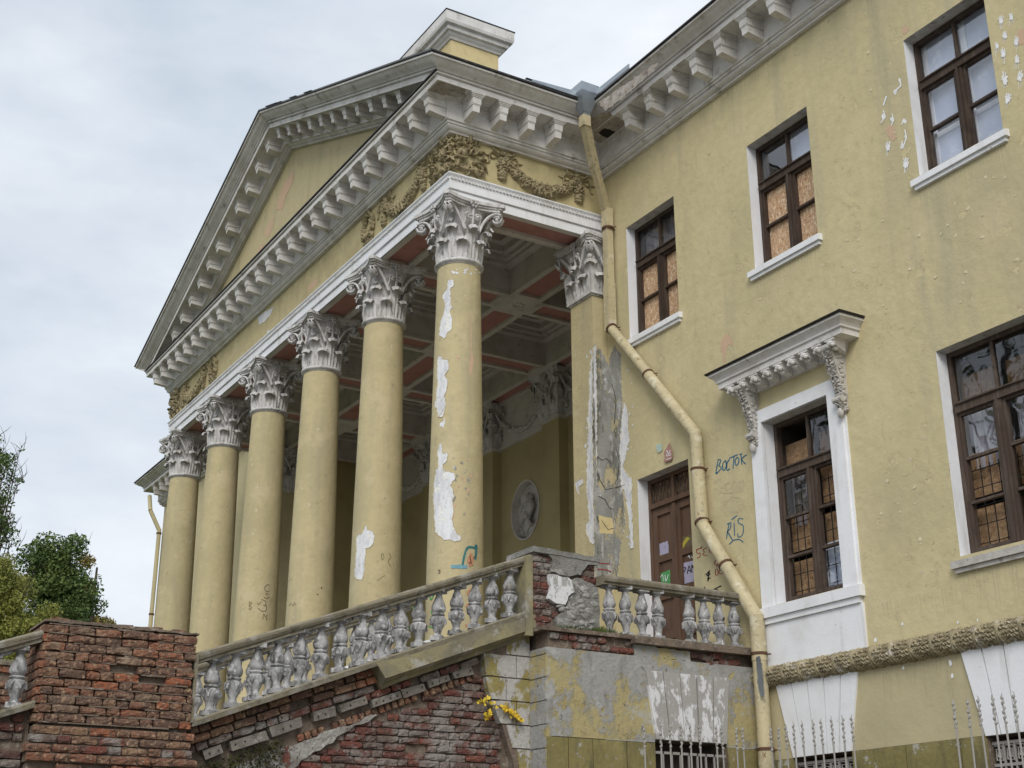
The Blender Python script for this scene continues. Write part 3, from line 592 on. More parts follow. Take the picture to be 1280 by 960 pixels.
# ---------------------------------------------------------------- pediment
SL = (4.579-1.514)/(XC-.775)*-1      # rise per metre
ZS = 1.06
def rz(x): return (.775-abs_x(x))*SL
def abs_x(x): return x if x >= XC else 2*XC-x
rk_low = [(-.02, -.62), (.06, -.62), (.07, -.606), (.058, -.60), (.058, -.59), (.09, -.583), (.125, -.558), (.125, -.545), (.168, -.54), (.168, -.345), (.195, -.335), (.195, -.322), (.18, -.318), (.21, -.301), (.52, -.301), (.53, -.309), (.551, -.309)]
rk = rk_low+[(.551, -.218), (.536, -.213), (.536, -.20), (.582, -.192), (.582, -.168), (.566, -.163), (.566, -.151), (.60, -.145), (.607, -.135), (.638, -.115), (.683, -.094), (.718, -.068), (.738, -.038), (.775, -.034), (.775, 0), (.0, .03)]
for (xa, xb) in ((.775, XC), (XC, 2*XC-.775)):
    vs = []; n = len(rk); mb = MB()
    for x in (xa, xb):
        for (p, z) in rk:
            xx = x if x == XC else (max(p, 0) if x > XC else XL-max(p, 0))
            vs.append((xx, -p, 1.514+z*ZS+rz(xx)))
    mb.add(vs, [(k, k+1, n+k+1, n+k) for k in range(n-1)]+[tuple(range(n)), tuple(range(n, 2*n))[::-1]])
    ro = pb(mb, 'raking_cornice', 'cornice_white', True, 30)
    for k in range(13):
        x = XC+(.30+.56*k)*(1 if xa > xb-1e-6 and xa > XC else -1)
        if abs(x-XC) > 6.3: continue
        vs2 = MB(); modp(vs2, .78); s_ = SL*(-1 if x > XC else 1)
        vs2.v = [(a, b, c+a*s_) for (a, b, c) in vs2.v]
        o = vs2.build('modillion', 'cornice_white', ro); o.location = (x, -.165, 1.514-.303*ZS+rz(x))
    mb = MB(); vs = []
    for x in (xa, xb):
        for (p, z) in [(.78, .004), (.80, .012), (.80, .04), (-3.6, .06), (-3.6, .0)]: vs.append((x+(.02 if x == .775 else -.02 if x < XC-1 else 0), -p, 1.514+z+rz(x)))
    mb.add(vs, [(k, k+1, 5+k+1, 5+k) for k in range(4)]+[(0, 1, 2, 3, 4), (9, 8, 7, 6, 5)]); ro2 = pb(mb, 'roof_slope', 'sheet_roof')
for i in range(4):       # broken slates along the right verge
    x = -4.4-i*.7+random.uniform(-.2, .2); l_ = random.uniform(.3, .7); t_ = random.uniform(.002, .014); mb = MB()
    mb.hexa([(x, -.83, 1.55+rz(x)), (x+l_, -.83, 1.55+rz(x+l_)), (x+l_, -.5, 1.55+rz(x+l_)), (x, -.5, 1.55+rz(x)), (x, -.83, 1.55+rz(x)+t_), (x+l_, -.83, 1.55+rz(x+l_)+t_), (x+l_, -.5, 1.55+rz(x+l_)+t_), (x, -.5, 1.55+rz(x)+t_)])
    pb(mb, 'slate', 'sheet_roof')
mb = MB(); mb.add([(XL, .02, 1.3), (0, .02, 1.3), (XC, .02, 1.3+7.7*SL)], [(0, 1, 2)]); tym = pb(mb, 'tympanum', 'tympanum_paint')
# roofs behind
mb = MB(); mb.quad((-24.4, 2.2, 1.58), (10.5, 2.2, 1.58), (10.5, 8.5, 3.4), (-24.4, 8.5, 3.4)); pb(mb, 'main_roof', 'sheet_roof')
# attic block above the pediment
AZ = -.21
ab = MB().box(-8.34, -5.5, 2.9, 4.09, 2.2, 7.08+AZ); attic = pb(ab, 'attic_block', 'attic_paint')
am = MB(); sweep(am, [(-8.34, 4.09), (-8.34, 2.9), (-5.5, 2.9), (-5.5, 4.09), (-8.34, 4.09)], [(0, 7.02), (.03, 7.02), (.05, 7.06), (.09, 7.10), (.11, 7.14), (.16, 7.16), (.17, 7.20), (.17, 7.25), (.24, 7.27), (.26, 7.33), (.26, 7.54), (.0, 7.58)]); am.build('attic_cornice', 'cornice_white', attic, loc=(0, 0, AZ))
am = MB().box(-8.62, -5.23, 2.63, 4.37, 7.545, 7.57); am.box(-8.3, -5.48, 2.75, 3.85, 7.57, 7.68); am.build('attic_cap', 'dark_metal', attic, loc=(0, 0, AZ))
# ================================================================ columns and capitals
NZ = -1.40; CH = .98
def capital(square=0.0, ysc=1.0):
    c = MB(); r = .318
    c.lathe([(r*.97, 0), (r*.97, .25), (r*1.0, .5), (r*1.1, .72), (r*1.28, .84), (r*1.34, .87)], n=32)
    def leaf(ang, z0, z1, r0, wd, curl, n=9, m=7):
        vs = []
        for i in range(n+1):
            t = i/n
            if t < .72: z = z0+(z1-z0)*t/.72*.97; rr = r0+.012*math.sin(t*4)+.035*(t/.72)**2
            else: a_ = (t-.72)/.28*math.pi*1.08; z = z0+(z1-z0)*.97+curl*math.sin(a_); rr = r0+.047+curl*(1-math.cos(a_))
            ww = wd*(.86+.14*math.sin(min(1, t/.72)*math.pi*.9))*(1-.10*(i % 2))*(1 if t < .72 else 1-.30*((t-.72)/.28)**2)
            for j in range(m):
                s_ = (j/(m-1)-.5)*2; a2 = ang+s_*ww/2/r0
                r2 = rr+.011*(1 if j % 2 else -1)*(1-.3*t)+.012*(1-abs(s_))-(.012*abs(s_)**2 if t > .6 else 0)
                vs.append((r2*math.cos(a2), r2*math.sin(a2), z-(.03*abs(s_)**3 if t > .55 else 0)))
        c.add(vs, [(i*m+j, i*m+j+1, (i+1)*m+j+1, (i+1)*m+j) for i in range(n) for j in range(m-1)])
    for k in range(8): leaf(2*math.pi*(k+.5)/8, .02, .285, r+.012, .225, .052, 11)
    for k in range(8): leaf(2*math.pi*k/8, .02, .50, r+.028, .20, .060, 11)
    for k in range(4):          # stalks, corner volutes, inner helices, abacus flower
        a = math.pi/4+k*math.pi/2; dx, dy = math.cos(a), math.sin(a)
        for s_ in (-1, 1):
            tx, ty = -dy*s_, dx*s_; pts = []
            for i in range(8):
                t = i/7; rr = .37+.245*t**1.5; z = .46+.37*math.sin(t*math.pi/2); off = .17*(1-t)**1.3+.03
                pts.append((dx*rr+tx*off, dy*rr+ty*off, z))
            cx_, cz_ = .612, .735
            for i in range(15):
                th = math.pi/2-i/14*math.pi*3.4; q = .095*(1-i/14*.78)
                pts.append((dx*(cx_+q*math.cos(th))+tx*.03, dy*(cx_+q*math.cos(th))+ty*.03, cz_+q*math.sin(th)))
            c.tube(pts, [.026]*8+[.026-.0008*i for i in range(15)], 6, flat=1.2)
            c.blob((dx*cx_+tx*.035, dy*cx_+ty*.035, cz_), .03, .03, .03)
        leafp = []
        for i in range(9):          # leaf under the volute
            t = i/8; rr = .36+.20*t**1.2+(.0 if t < .8 else -.02); z = .36+.26*math.sin(t*2.3); leafp.append((rr, z))
        vs = []
        for i, (rr, z) in enumerate(leafp):
            ww = .15*(1-.75*(i/8)**2)
            for j in range(5):
                s_ = (j/4-.5); vs.append((dx*(rr+.02*(1-abs(s_)*2))-dy*s_*ww, dy*(rr+.02*(1-abs(s_)*2))+dx*s_*ww, z-.04*abs(s_)))
        c.add(vs, [(i*5+j, i*5+j+1, (i+1)*5+j+1, (i+1)*5+j) for i in range(8) for j in range(4)])
        b = k*math.pi/2; ex, ey = math.cos(b), math.sin(b)
        for s_ in (-1, 1):
            tx, ty = -ey*s_, ex*s_; pts = []
            for i in range(5): t = i/4; pts.append((ex*(.37+.06*t)+tx*(.15-.03*t), ey*(.37+.06*t)+ty*(.15-.03*t), .50+.17*t))
            for i in range(12):
                th = math.pi*.05+i/11*math.pi*3.0; q = .062*(1-i/11*.75); pts.append((ex*.44+tx*(.075+q*math.cos(th)), ey*.44+ty*(.075+q*math.cos(th)), .69+q*math.sin(th)))
            c.tube(pts, .017, 5); c.blob((ex*.455+tx*.075, ey*.455+ty*.075, .69), .022, .022, .022)
        for i in range(6): th = i*math.pi/3; c.blob((ex*.475-ey*.048*math.cos(th), ey*.475+ex*.048*math.cos(th), .90+.048*math.sin(th)), .028, .028, .028)
        c.blob((ex*.50, ey*.50, .90), .024, .024, .024); c.tube([(ex*.42, ey*.42, .55), (ex*.45, ey*.45, .88)], .02, 5)
    def abacus(z0, z1, cor, inn, cut=.055):
        poly = []
        for k in range(4):
            a = math.pi/4+k*math.pi/2; A = np.array((math.cos(a), math.sin(a)))*cor; B = np.array((math.cos(a+math.pi/2), math.sin(a+math.pi/2)))*cor
            d = (B-A)/np.linalg.norm(B-A); mid_ = (A+B)/2; nn = mid_/np.linalg.norm(mid_); sag = np.linalg.norm(mid_)-inn
            for i in range(11): t = i/10; q = A+d*cut+(B-A-2*d*cut)*t-nn*sag*(1-(2*t-1)**2); poly.append(q)
        c.prism(poly, lambda p, k_: (p[0], p[1], z1 if k_ else z0))
    abacus(.855, .895, .70, .40); abacus(.895, .925, .735, .425); abacus(.925, CH, .775, .455)
    if square:
        vs = []
        for (x, y, z) in c.v:
            rr = math.hypot(x, y); 
            if rr > 1e-6:
                f = 1/max(abs(x)/rr, abs(y)/rr); kf = square*max(0, min(1, (.62-rr)/.2)); g_ = 1+(f-1)*kf; x, y = x*g_, y*g_
            vs.append((x*.97, y*.97*ysc, z))
        c.v = vs
    return c
capm = capital().mesh('capital', 'capital_plaster'); capm.polygons.foreach_set('use_smooth', [True]*len(capm.polygons)); capm.set_sharp_from_angle(angle=math.radians(55))
capq = capital(1.0).mesh('capital', 'capital_plaster'); capq.polygons.foreach_set('use_smooth', [True]*len(capq.polygons)); capq.set_sharp_from_angle(angle=math.radians(55))
RB, RT = .408, .332
def rad(z):       # shaft radius with entasis
    t = (z-FZ)/(NZ-FZ); return RB-(RB-RT)*(max(0, t-.18)/.82)**1.35 if t > .18 else RB
prof = [(rad(z), z-FZ) for z in np.linspace(FZ+.28, NZ-.03, 26)]
shaft = MB().lathe(prof, n=48); shaftm = shaft.mesh('column', 'column_paint'); shaftm.polygons.foreach_set('use_smooth', [True]*len(shaftm.polygons)); shaftm.set_sharp_from_angle(angle=math.radians(40))
ring = MB().lathe([(RT, -.075), (RT+.015, -.07), (RT+.015, -.05), (RT+.035, -.045), (RT+.05, -.028), (RT+.05, -.008), (RT+.035, .012), (RT-.01, .02)], n=40); ringm = ring.mesh('astragal', 'capital_plaster'); ringm.polygons.foreach_set('use_smooth', [True]*len(ringm.polygons))
base = MB(); base.box(-.55, .55, -.55, .55, 0, .1); base.lathe([(.54, .1), (.56, .14), (.54, .18), (.47, .19), (.46, .22), (.49, .25), (.48, .28), (.41, .285)], n=40); basem = base.mesh('column_base', 'white_trim')
COLS = []
for k, x in enumerate(COLX):
    o = bpy.data.objects.new('column', shaftm); COL.objects.link(o); o.location = (x, CY, FZ); child(o, palace); COLS.append(o)
    use('capital', capm, o, (0, 0, NZ-FZ)); use('astragal', ringm, o, (0, 0, NZ-FZ)); use('column_base', basem, o, (0, 0, 0))
# ray to a column surface, for paint marks measured in the photograph
def oncol(k, e=.004):
    cx, cy = COLX[k], CY
    def f(u, v):
        d = _F+_R*(u-640)/FPX+_U*(480-v)/FPX; rr = .37
        for _ in range(4):
            ax, ay = CAM[0]-cx, CAM[1]-cy; A = d[0]**2+d[1]**2; B = 2*(ax*d[0]+ay*d[1]); C_ = ax*ax+ay*ay-(rr+e)**2; dis = B*B-4*A*C_
            t = (-B-math.sqrt(max(dis, 0)))/(2*A); p = CAM+d*t; rr = rad(p[2])
        return (p[0]-cx, p[1]-cy, p[2]-FZ)
    return f
c6 = COLS[0]; f6 = oncol(0)
Z = lambda o, s, pts: [(o[0]+a/s, o[1]+b/s) for a, b in pts]
A1 = Z((530, 330), 6.4, [(190, 130), (238, 128), (236, 178), (215, 190), (214, 325), (228, 345), (205, 380), (222, 420), (224, 520), (185, 545), (165, 600), (125, 575), (122, 520), (140, 440), (160, 400), (165, 300), (148, 270), (150, 245), (182, 200)])
A2 = Z((530, 330), 6.4, [(112, 738), (140, 735), (150, 765), (190, 765), (198, 840), (165, 890), (190, 935), (182, 1010), (165, 1045), (175, 1110), (165, 1150), (178, 1200), (160, 1230), (120, 1225), (102, 1180), (98, 1050), (108, 950), (102, 850)])
A2b = Z((520, 480), 6.86, [(168, 118), (240, 105), (250, 150), (244, 240), (228, 285), (190, 285), (182, 210), (160, 200)])
A3 = Z((520, 480), 6.86, [(205, 335), (232, 318), (240, 280), (250, 330), (240, 375), (205, 365)])
A4 = Z((520, 480), 6.86, [(195, 520), (222, 505), (230, 600), (265, 585), (276, 610), (262, 660), (230, 690), (236, 740), (300, 760), (332, 760), (330, 820), (290, 870), (320, 910), (328, 960), (310, 1000), (322, 1110), (305, 1160), (330, 1230), (352, 1290), (380, 1300), (380, 1340), (330, 1350), (290, 1335), (240, 1340), (215, 1310), (165, 1270), (155, 1120), (148, 1000), (152, 880), (168, 740), (188, 720), (190, 640), (185, 590)])
for P_ in (A1, A2b, A3, A4): patch('bare_patch', P_, f6, 'peeled_white', c6, .9, 2.5, 5)
patch('bare_patch', A2[:11]+A2[-5:], oncol(0, .0055), 'peeled_white', c6, .9, 2.5, 5)
for P_ in (Z((530, 330), 6.4, [(255, 735), (275, 733), (290, 750), (270, 760)]), Z((530, 330), 6.4, [(360, 370), (368, 450), (380, 500), (384, 600), (384, 690), (398, 770), (385, 860), (370, 915), (362, 880), (362, 800), (374, 720), (376, 560), (366, 480), (358, 440)]),
           Z((530, 330), 6.4, [(358, 275), (372, 278), (366, 290)])): patch('bare_patch', P_, f6, 'peeled_pink', c6, .4, 2, 5)
for i in range(34):        # scuffed area beside the big patch
    uu = random.uniform(566, 590); vv = random.gauss(600, 26); s_ = random.uniform(.6, 2.2)
    if vv > 690 or vv < 572: continue
    patch('bare_patch', [(uu-s_, vv), (uu, vv-s_*1.5), (uu+s_, vv), (uu+.2, vv+s_*1.6)], f6, 'grey_plaster' if i % 2 else 'peeled_pink', c6, .3, 1, 5)
for i in range(14):
    uu = random.uniform(551, 600); s_ = random.uniform(.8, 2.0); vv = 337+random.uniform(-1, 5)
    patch('bare_patch', [(uu-s_*1.3, vv), (uu, vv-s_*.8), (uu+s_*1.3, vv), (uu+.2, vv+s_)], f6, 'peeled_white', c6, .3, 1, 5)
f5 = oncol(1)
patch('bare_patch', Z((420, 640), 5.82, [(180, 165), (205, 125), (220, 95), (228, 125), (262, 140), (282, 180), (272, 225), (250, 255), (215, 262), (218, 300), (208, 350), (208, 430), (190, 495), (150, 490), (135, 455), (140, 380), (150, 280), (148, 190), (165, 165)]), f5, 'peeled_white', COLS[1], .7, 2.5, 5)
# writing and scratches on the columns
def marks(name, m, polylines, wd, fmap, parent, smooth_=True):
    mb = MB()
    for pl_ in polylines:
        if smooth_ and len(pl_) > 2:
            q_ = [np.array(p, float) for p in pl_]; out2 = []
            for i in range(len(q_)-1):
                p0 = q_[max(i-1, 0)]; p1 = q_[i]; p2 = q_[i+1]; p3 = q_[min(i+2, len(q_)-1)]
                for t in (0, .25, .5, .75): out2.append(.5*((2*p1)+(p2-p0)*t+(2*p0-5*p1+4*p2-p3)*t*t+(3*p1-p0-3*p2+p3)*t**3))
            out2.append(q_[-1]); pl_ = out2
        stroke(mb, pl_, wd, fmap)
    return mb.build(name, m, parent)
f3 = oncol(3); S3 = lambda pts: Z((300, 660), 8, pts)
marks('scratched_letters', 'ink_scratch', [S3([(295, 572), (270, 568), (246, 600), (262, 634), (290, 630)]), S3([(290, 665), (262, 655), (262, 672)]), S3([(240, 690), (262, 705), (295, 690)]), S3([(92, 740), (92, 818)]), S3([(92, 740), (116, 752), (96, 776), (120, 795), (94, 818)]),
      S3([(172, 745), (188, 765), (212, 735)]), S3([(214, 715), (258, 735), (252, 775), (232, 770)]), S3([(262, 770), (262, 822), (222, 832), (178, 800)]), S3([(228, 915), (236, 858), (252, 885), (276, 868)]), S3([(262, 890), (268, 925)])], .75, f3, COLS[3])
f4c = oncol(2)
for (u, v) in ((402, 735), (397.2, 743)): patch('stain', [(u-1.2, v), (u, v-1.3), (u+1.2, v), (u, v+1.2)], f4c, 'ink_scratch', COLS[2], .3, .8, 5)
marks('scratched_letters', 'ink_scratch', [Z((300, 660), 8, [(490, 780), (510, 755), (530, 780), (545, 745), (560, 775)])], .5, f4c, COLS[2])
marks('scratched_letters', 'ink_scratch', [Z((420, 640), 5.82, q_) for q_ in ([(330, 340), (335, 300), (350, 330), (332, 350)], [(385, 300), (400, 330), (380, 360), (400, 395)], [(300, 500), (355, 460)], [(350, 160), (430, 158)], [(420, 380), (460, 400)])], .6, f5, COLS[1])
marks('graffiti', 'ink_teal', [Z((520, 600), 6.86, q_) for q_ in ([(400, 730), (410, 670), (430, 600), (455, 575), (500, 580)], [(500, 590), (520, 560), (510, 680)])], 2.6, oncol(0, .006), c6)
marks('graffiti', 'ink_cyan', [Z((520, 600), 6.86, [(300, 742), (360, 742), (440, 745)])], 4.5, oncol(0, .005), c6)
patch('graffiti', Z((520, 600), 6.86, [(440, 690), (465, 620), (490, 650), (492, 730), (455, 745)]), oncol(0, .0065), 'ink_orange', c6, .5, 1.5, 5)
marks('graffiti', 'ink_black', [Z((520, 600), 6.86, q_) for q_ in ([(455, 720), (510, 650)], [(462, 650), (475, 720)], [(190, 780), (200, 770), (206, 790), (190, 800)])], .8, oncol(0, .008), c6)
marks('graffiti', 'ink_green', [Z((420, 640), 5.82, q_) for q_ in ([(680, 590), (690, 640), (722, 575)], [(540, 660), (560, 700), (580, 690)], [(690, 720), (715, 790), (690, 760)], [(530, 850), (580, 820)], [(672, 830), (712, 850)])], 1.6, oncol(0, .006), c6)
marks('graffiti', 'ink_orange', [Z((420, 640), 5.82, [(985, 560), (955, 590), (985, 620)]), Z((420, 640), 5.82, [(985, 660), (950, 690), (990, 740), (985, 800), (940, 830)])], 2.2, oncol(0, .006), c6)

# ---------------------------------------------------------------- antae (flat pilasters at the wall) and the loggia
def pilaster(x, yf, yb, hw=.312, m='column_paint'):
    mb = MB(); mb.box(x-hw, x+hw, yf, yb, FZ, NZ-.03); o = pb(mb, 'pilaster', m)
    n_ = MB(); n_.box(x-hw-.05, x+hw+.05, yf-.05, yb, NZ-.035, NZ+.012); n_.box(x-hw-.02, x+hw+.02, yf-.02, yb, NZ-.06, NZ-.035); n_.build('neck_band', 'capital_plaster' if m == 'column_paint' else 'inner_plaster', o)
    use('capital', capq, o, (x, yf+.31, NZ))
    return o
anta_r = pilaster(-.312, 2.62, 3.4); anta_l = pilaster(XL+.312, 2.62, 3.4)
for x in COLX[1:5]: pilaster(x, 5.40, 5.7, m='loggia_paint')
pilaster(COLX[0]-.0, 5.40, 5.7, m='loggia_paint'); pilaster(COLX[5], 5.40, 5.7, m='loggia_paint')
MED = [((COLX[k]+COLX[k+1])/2, -2.99) for k in range(1, 4)]
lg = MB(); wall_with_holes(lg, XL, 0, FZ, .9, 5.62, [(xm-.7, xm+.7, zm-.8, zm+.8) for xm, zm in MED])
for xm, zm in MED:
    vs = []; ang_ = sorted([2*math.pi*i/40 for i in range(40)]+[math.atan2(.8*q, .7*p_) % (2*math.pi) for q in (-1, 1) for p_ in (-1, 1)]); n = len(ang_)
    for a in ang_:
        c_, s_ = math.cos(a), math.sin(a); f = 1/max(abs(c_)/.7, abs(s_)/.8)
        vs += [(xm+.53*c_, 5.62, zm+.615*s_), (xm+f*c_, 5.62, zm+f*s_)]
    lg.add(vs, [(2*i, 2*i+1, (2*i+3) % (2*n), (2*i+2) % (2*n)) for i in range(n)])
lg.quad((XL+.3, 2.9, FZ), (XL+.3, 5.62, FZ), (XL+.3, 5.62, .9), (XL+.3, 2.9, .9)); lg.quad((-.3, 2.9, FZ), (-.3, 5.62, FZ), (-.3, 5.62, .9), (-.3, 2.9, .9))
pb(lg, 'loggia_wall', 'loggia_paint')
lf = MB(); lf.box(XL, 0, 5.58, 5.619, NZ, -.42); lf.box(XL, 0, 5.54, 5.619, NZ-.04, NZ+.02); lfo = pb(lf, 'loggia_frieze', 'inner_plaster')
# swags on the loggia frieze
sw = MB()
for i in range(60):
    t = i/59; x = -.9+1.8*t; z = .62-.42*(1-(2*t-1)**2)+random.uniform(-.05, .05); sw.blob((x, -.02+random.uniform(-.02, .02), z), .05, .05, .045, 5, 4)
for s_ in (-1, 1):
    sw.tube([(s_*.9, -.02, .62), (s_*.98, -.05, .78), (s_*.86, -.05, .86), (s_*.74, -.03, .72)], .03, 5); sw.tube([(s_*.9, -.02, .6), (s_*.95, -.04, .35), (s_*.9, -.03, .15)], .045, 5)
swm = sw.mesh('swag', 'inner_plaster')
for k in range(5): use('swag', swm, lfo, ((COLX[k]+COLX[k+1])/2, 5.57, NZ))
# oval medallions with a bust in relief
for k in range(1, 4):
    xm = (COLX[k]+COLX[k+1])/2; zm = -2.99; o = None; n = 36; mb = MB(); vs = []
    for (sc_, e_) in ((1.05, -.005), (1.05, .02), (1.0, .022), (.98, -.16), (.0, -.17)):
        for i in range(n): a = 2*math.pi*i/n; vs.append((xm+.53*sc_*math.cos(a), 5.612-e_, zm+.615*sc_*math.sin(a)))
    mb.add(vs, [(j*n+i, j*n+(i+1) % n, (j+1)*n+(i+1) % n, (j+1)*n+i) for j in range(4) for i in range(n)])
    md = pb(mb, 'medallion', 'inner_plaster')
    bu = MB(); bu.blob((xm-.02, 5.680, zm+.08), .19, .10, .25, 14, 10); bu.blob((xm-.02, 5.590, zm+.05), .03, .05, .07, 8, 6)      # head, nose
    bu.blob((xm-.02, 5.660, zm+.26), .21, .10, .13, 12, 6); bu.blob((xm+.16, 5.670, zm+.08), .05, .07, .13); bu.blob((xm-.2, 5.670, zm+.08), .04, .07, .12)
    bu.blob((xm-.09, 5.595, zm+.12), .045, .02, .018); bu.blob((xm+.05, 5.595, zm+.12), .045, .02, .018); bu.blob((xm-.02, 5.600, zm-.055), .075, .03, .02)
    bu.blob((xm-.02, 5.610, zm-.14), .11, .07, .08, 10, 6); bu.blob((xm, 5.680, zm-.25), .12, .08, .14); bu.blob((xm, 5.700, zm-.42), .33, .10, .14, 12, 6)
    for s_ in (-1, 1): bu.tube([(xm+s_*.10, 5.640, zm-.18), (xm+s_*.22, 5.630, zm-.33), (xm+s_*.05, 5.610, zm-.5)], .035, 6)
    set_smooth(bu.build('bust_relief', 'pale_stone', md), 60)
# floor of the portico
mb = MB(); mb.box(XL-.2, .2, -.55, 5.62, FZ-.3, FZ-.002); pb(mb, 'portico_floor', 'pale_stone')
mb = MB(); mb.box(XL-.1, -.35, -.45, D, GZ, FZ-.3); pb(mb, 'portico_base', 'base_plaster')
# ---------------------------------------------------------------- coffered ceiling: beams with sunk pink panels
CZ = -.42
ceil = MB(); ceil.box(XL+.05, -.05, .1, 5.6, .62, .72); ceiling = pb(ceil, 'ceiling', 'inner_plaster')
YB = [(.02, .66), (2.66, 3.34), (5.10, 5.60)]; hw = .314
def sunk(x0, x1, y0, y1, m='inner_plaster'):
    """beam soffit frame with recessed panel"""
    mb = MB(); e = .11; zf = CZ+.0015 if y0 < .1 else CZ; zr = zf+.07
    for (a, b, c, d) in ((x0, x1, y0, y0+e), (x0, x1, y1-e, y1), (x0, x0+e, y0+e, y1-e), (x1-e, x1, y0+e, y1-e)): mb.box(a, b, c, d, zf, zr)
    o = mb.build('beam_frame', m, ceiling)
    MB().box(x0+e, x1-e, y0+e, y1-e, zr-.012, zr+.01).build('panel', 'pink_panel', ceiling)
    return o
for i, x in enumerate(COLX):
    for (ya, yb_) in ((.66, 2.66), (3.34, 5.10)):
        sunk(x-hw, x+hw, ya, yb_); MB().box(x-hw+.002, x+hw-.002, ya, yb_, CZ+.078, .62).build('beam', 'inner_plaster', ceiling)
    for (ya, yb_) in YB:
        m_ = MB(); m_.box(x-hw, x+hw, ya+.001, yb_-.001, CZ+(.002 if ya < .1 else 0), .62)
        if ya > 1 and ya < 4:
            for r_ in range(8): th = r_*math.pi/4; m_.blob((x+.09*math.cos(th), 3.0+.09*math.sin(th), CZ), .05, .05, .03)
        m_.build('beam_crossing', 'inner_plaster', ceiling)
for k in range(5):
    xa, xb = COLX[k+1]+hw, COLX[k]-hw
    for (ya, yb_) in YB:
        sunk(xa, xb, ya+.003, yb_-.003); MB().box(xa, xb, ya+.005, yb_-.005, CZ+.078, .62).build('beam', 'inner_plaster', ceiling)
    for (ya, yb_) in ((.66, 2.66), (3.34, 5.10)):       # stepped coffer
        cf = MB(); st = [(0, -.05, .06), (.06, .02, .05), (.16, .10, .07), (.30, .22, .06), (.42, .34, .06)]
        for (ins, z_, wd) in st:
            x0, x1, y0, y1 = xa+ins, xb-ins, ya+ins, yb_-ins; q_ = ins+.16
            for (a, b, c, d) in ((x0, x1, y0, y0+.16), (x0, x1, y1-.16, y1), (x0, x0+.16, y0+.16, y1-.16), (x1-.16, x1, y0+.16, y1-.16)): cf.box(a, b, c, d, z_+.12, .62)
        for i in range(40):       # dentils
            for yy in (ya+.08, yb_-.11): cf.box(xa+.09+i*(xb-xa-.2)/40, xa+.12+i*(xb-xa-.2)/40, yy, yy+.03, .09, .14)
            for xx in (xa+.08, xb-.11): cf.box(xx, xx+.03, ya+.09+i*(yb_-ya-.2)/40, ya+.12+i*(yb_-ya-.2)/40, .09, .14)
        cf.build('coffer', 'inner_plaster', ceiling)
        MB().box(xa+.5, xb-.5, ya+.5, yb_-.5, .45, .46).build('panel', 'pink_panel', ceiling)
# return soffit of the architrave on both short sides
for (x0, x1) in ((-.645, -.004), (XL+.004, XL+.645)): pass
pb(MB().box(-.66, -.645, .66, 2.66, CZ, .6), 'beam_cheek', 'inner_plaster'); pb(MB().box(XL+.645, XL+.66, .66, 2.66, CZ, .6), 'beam_cheek', 'inner_plaster')

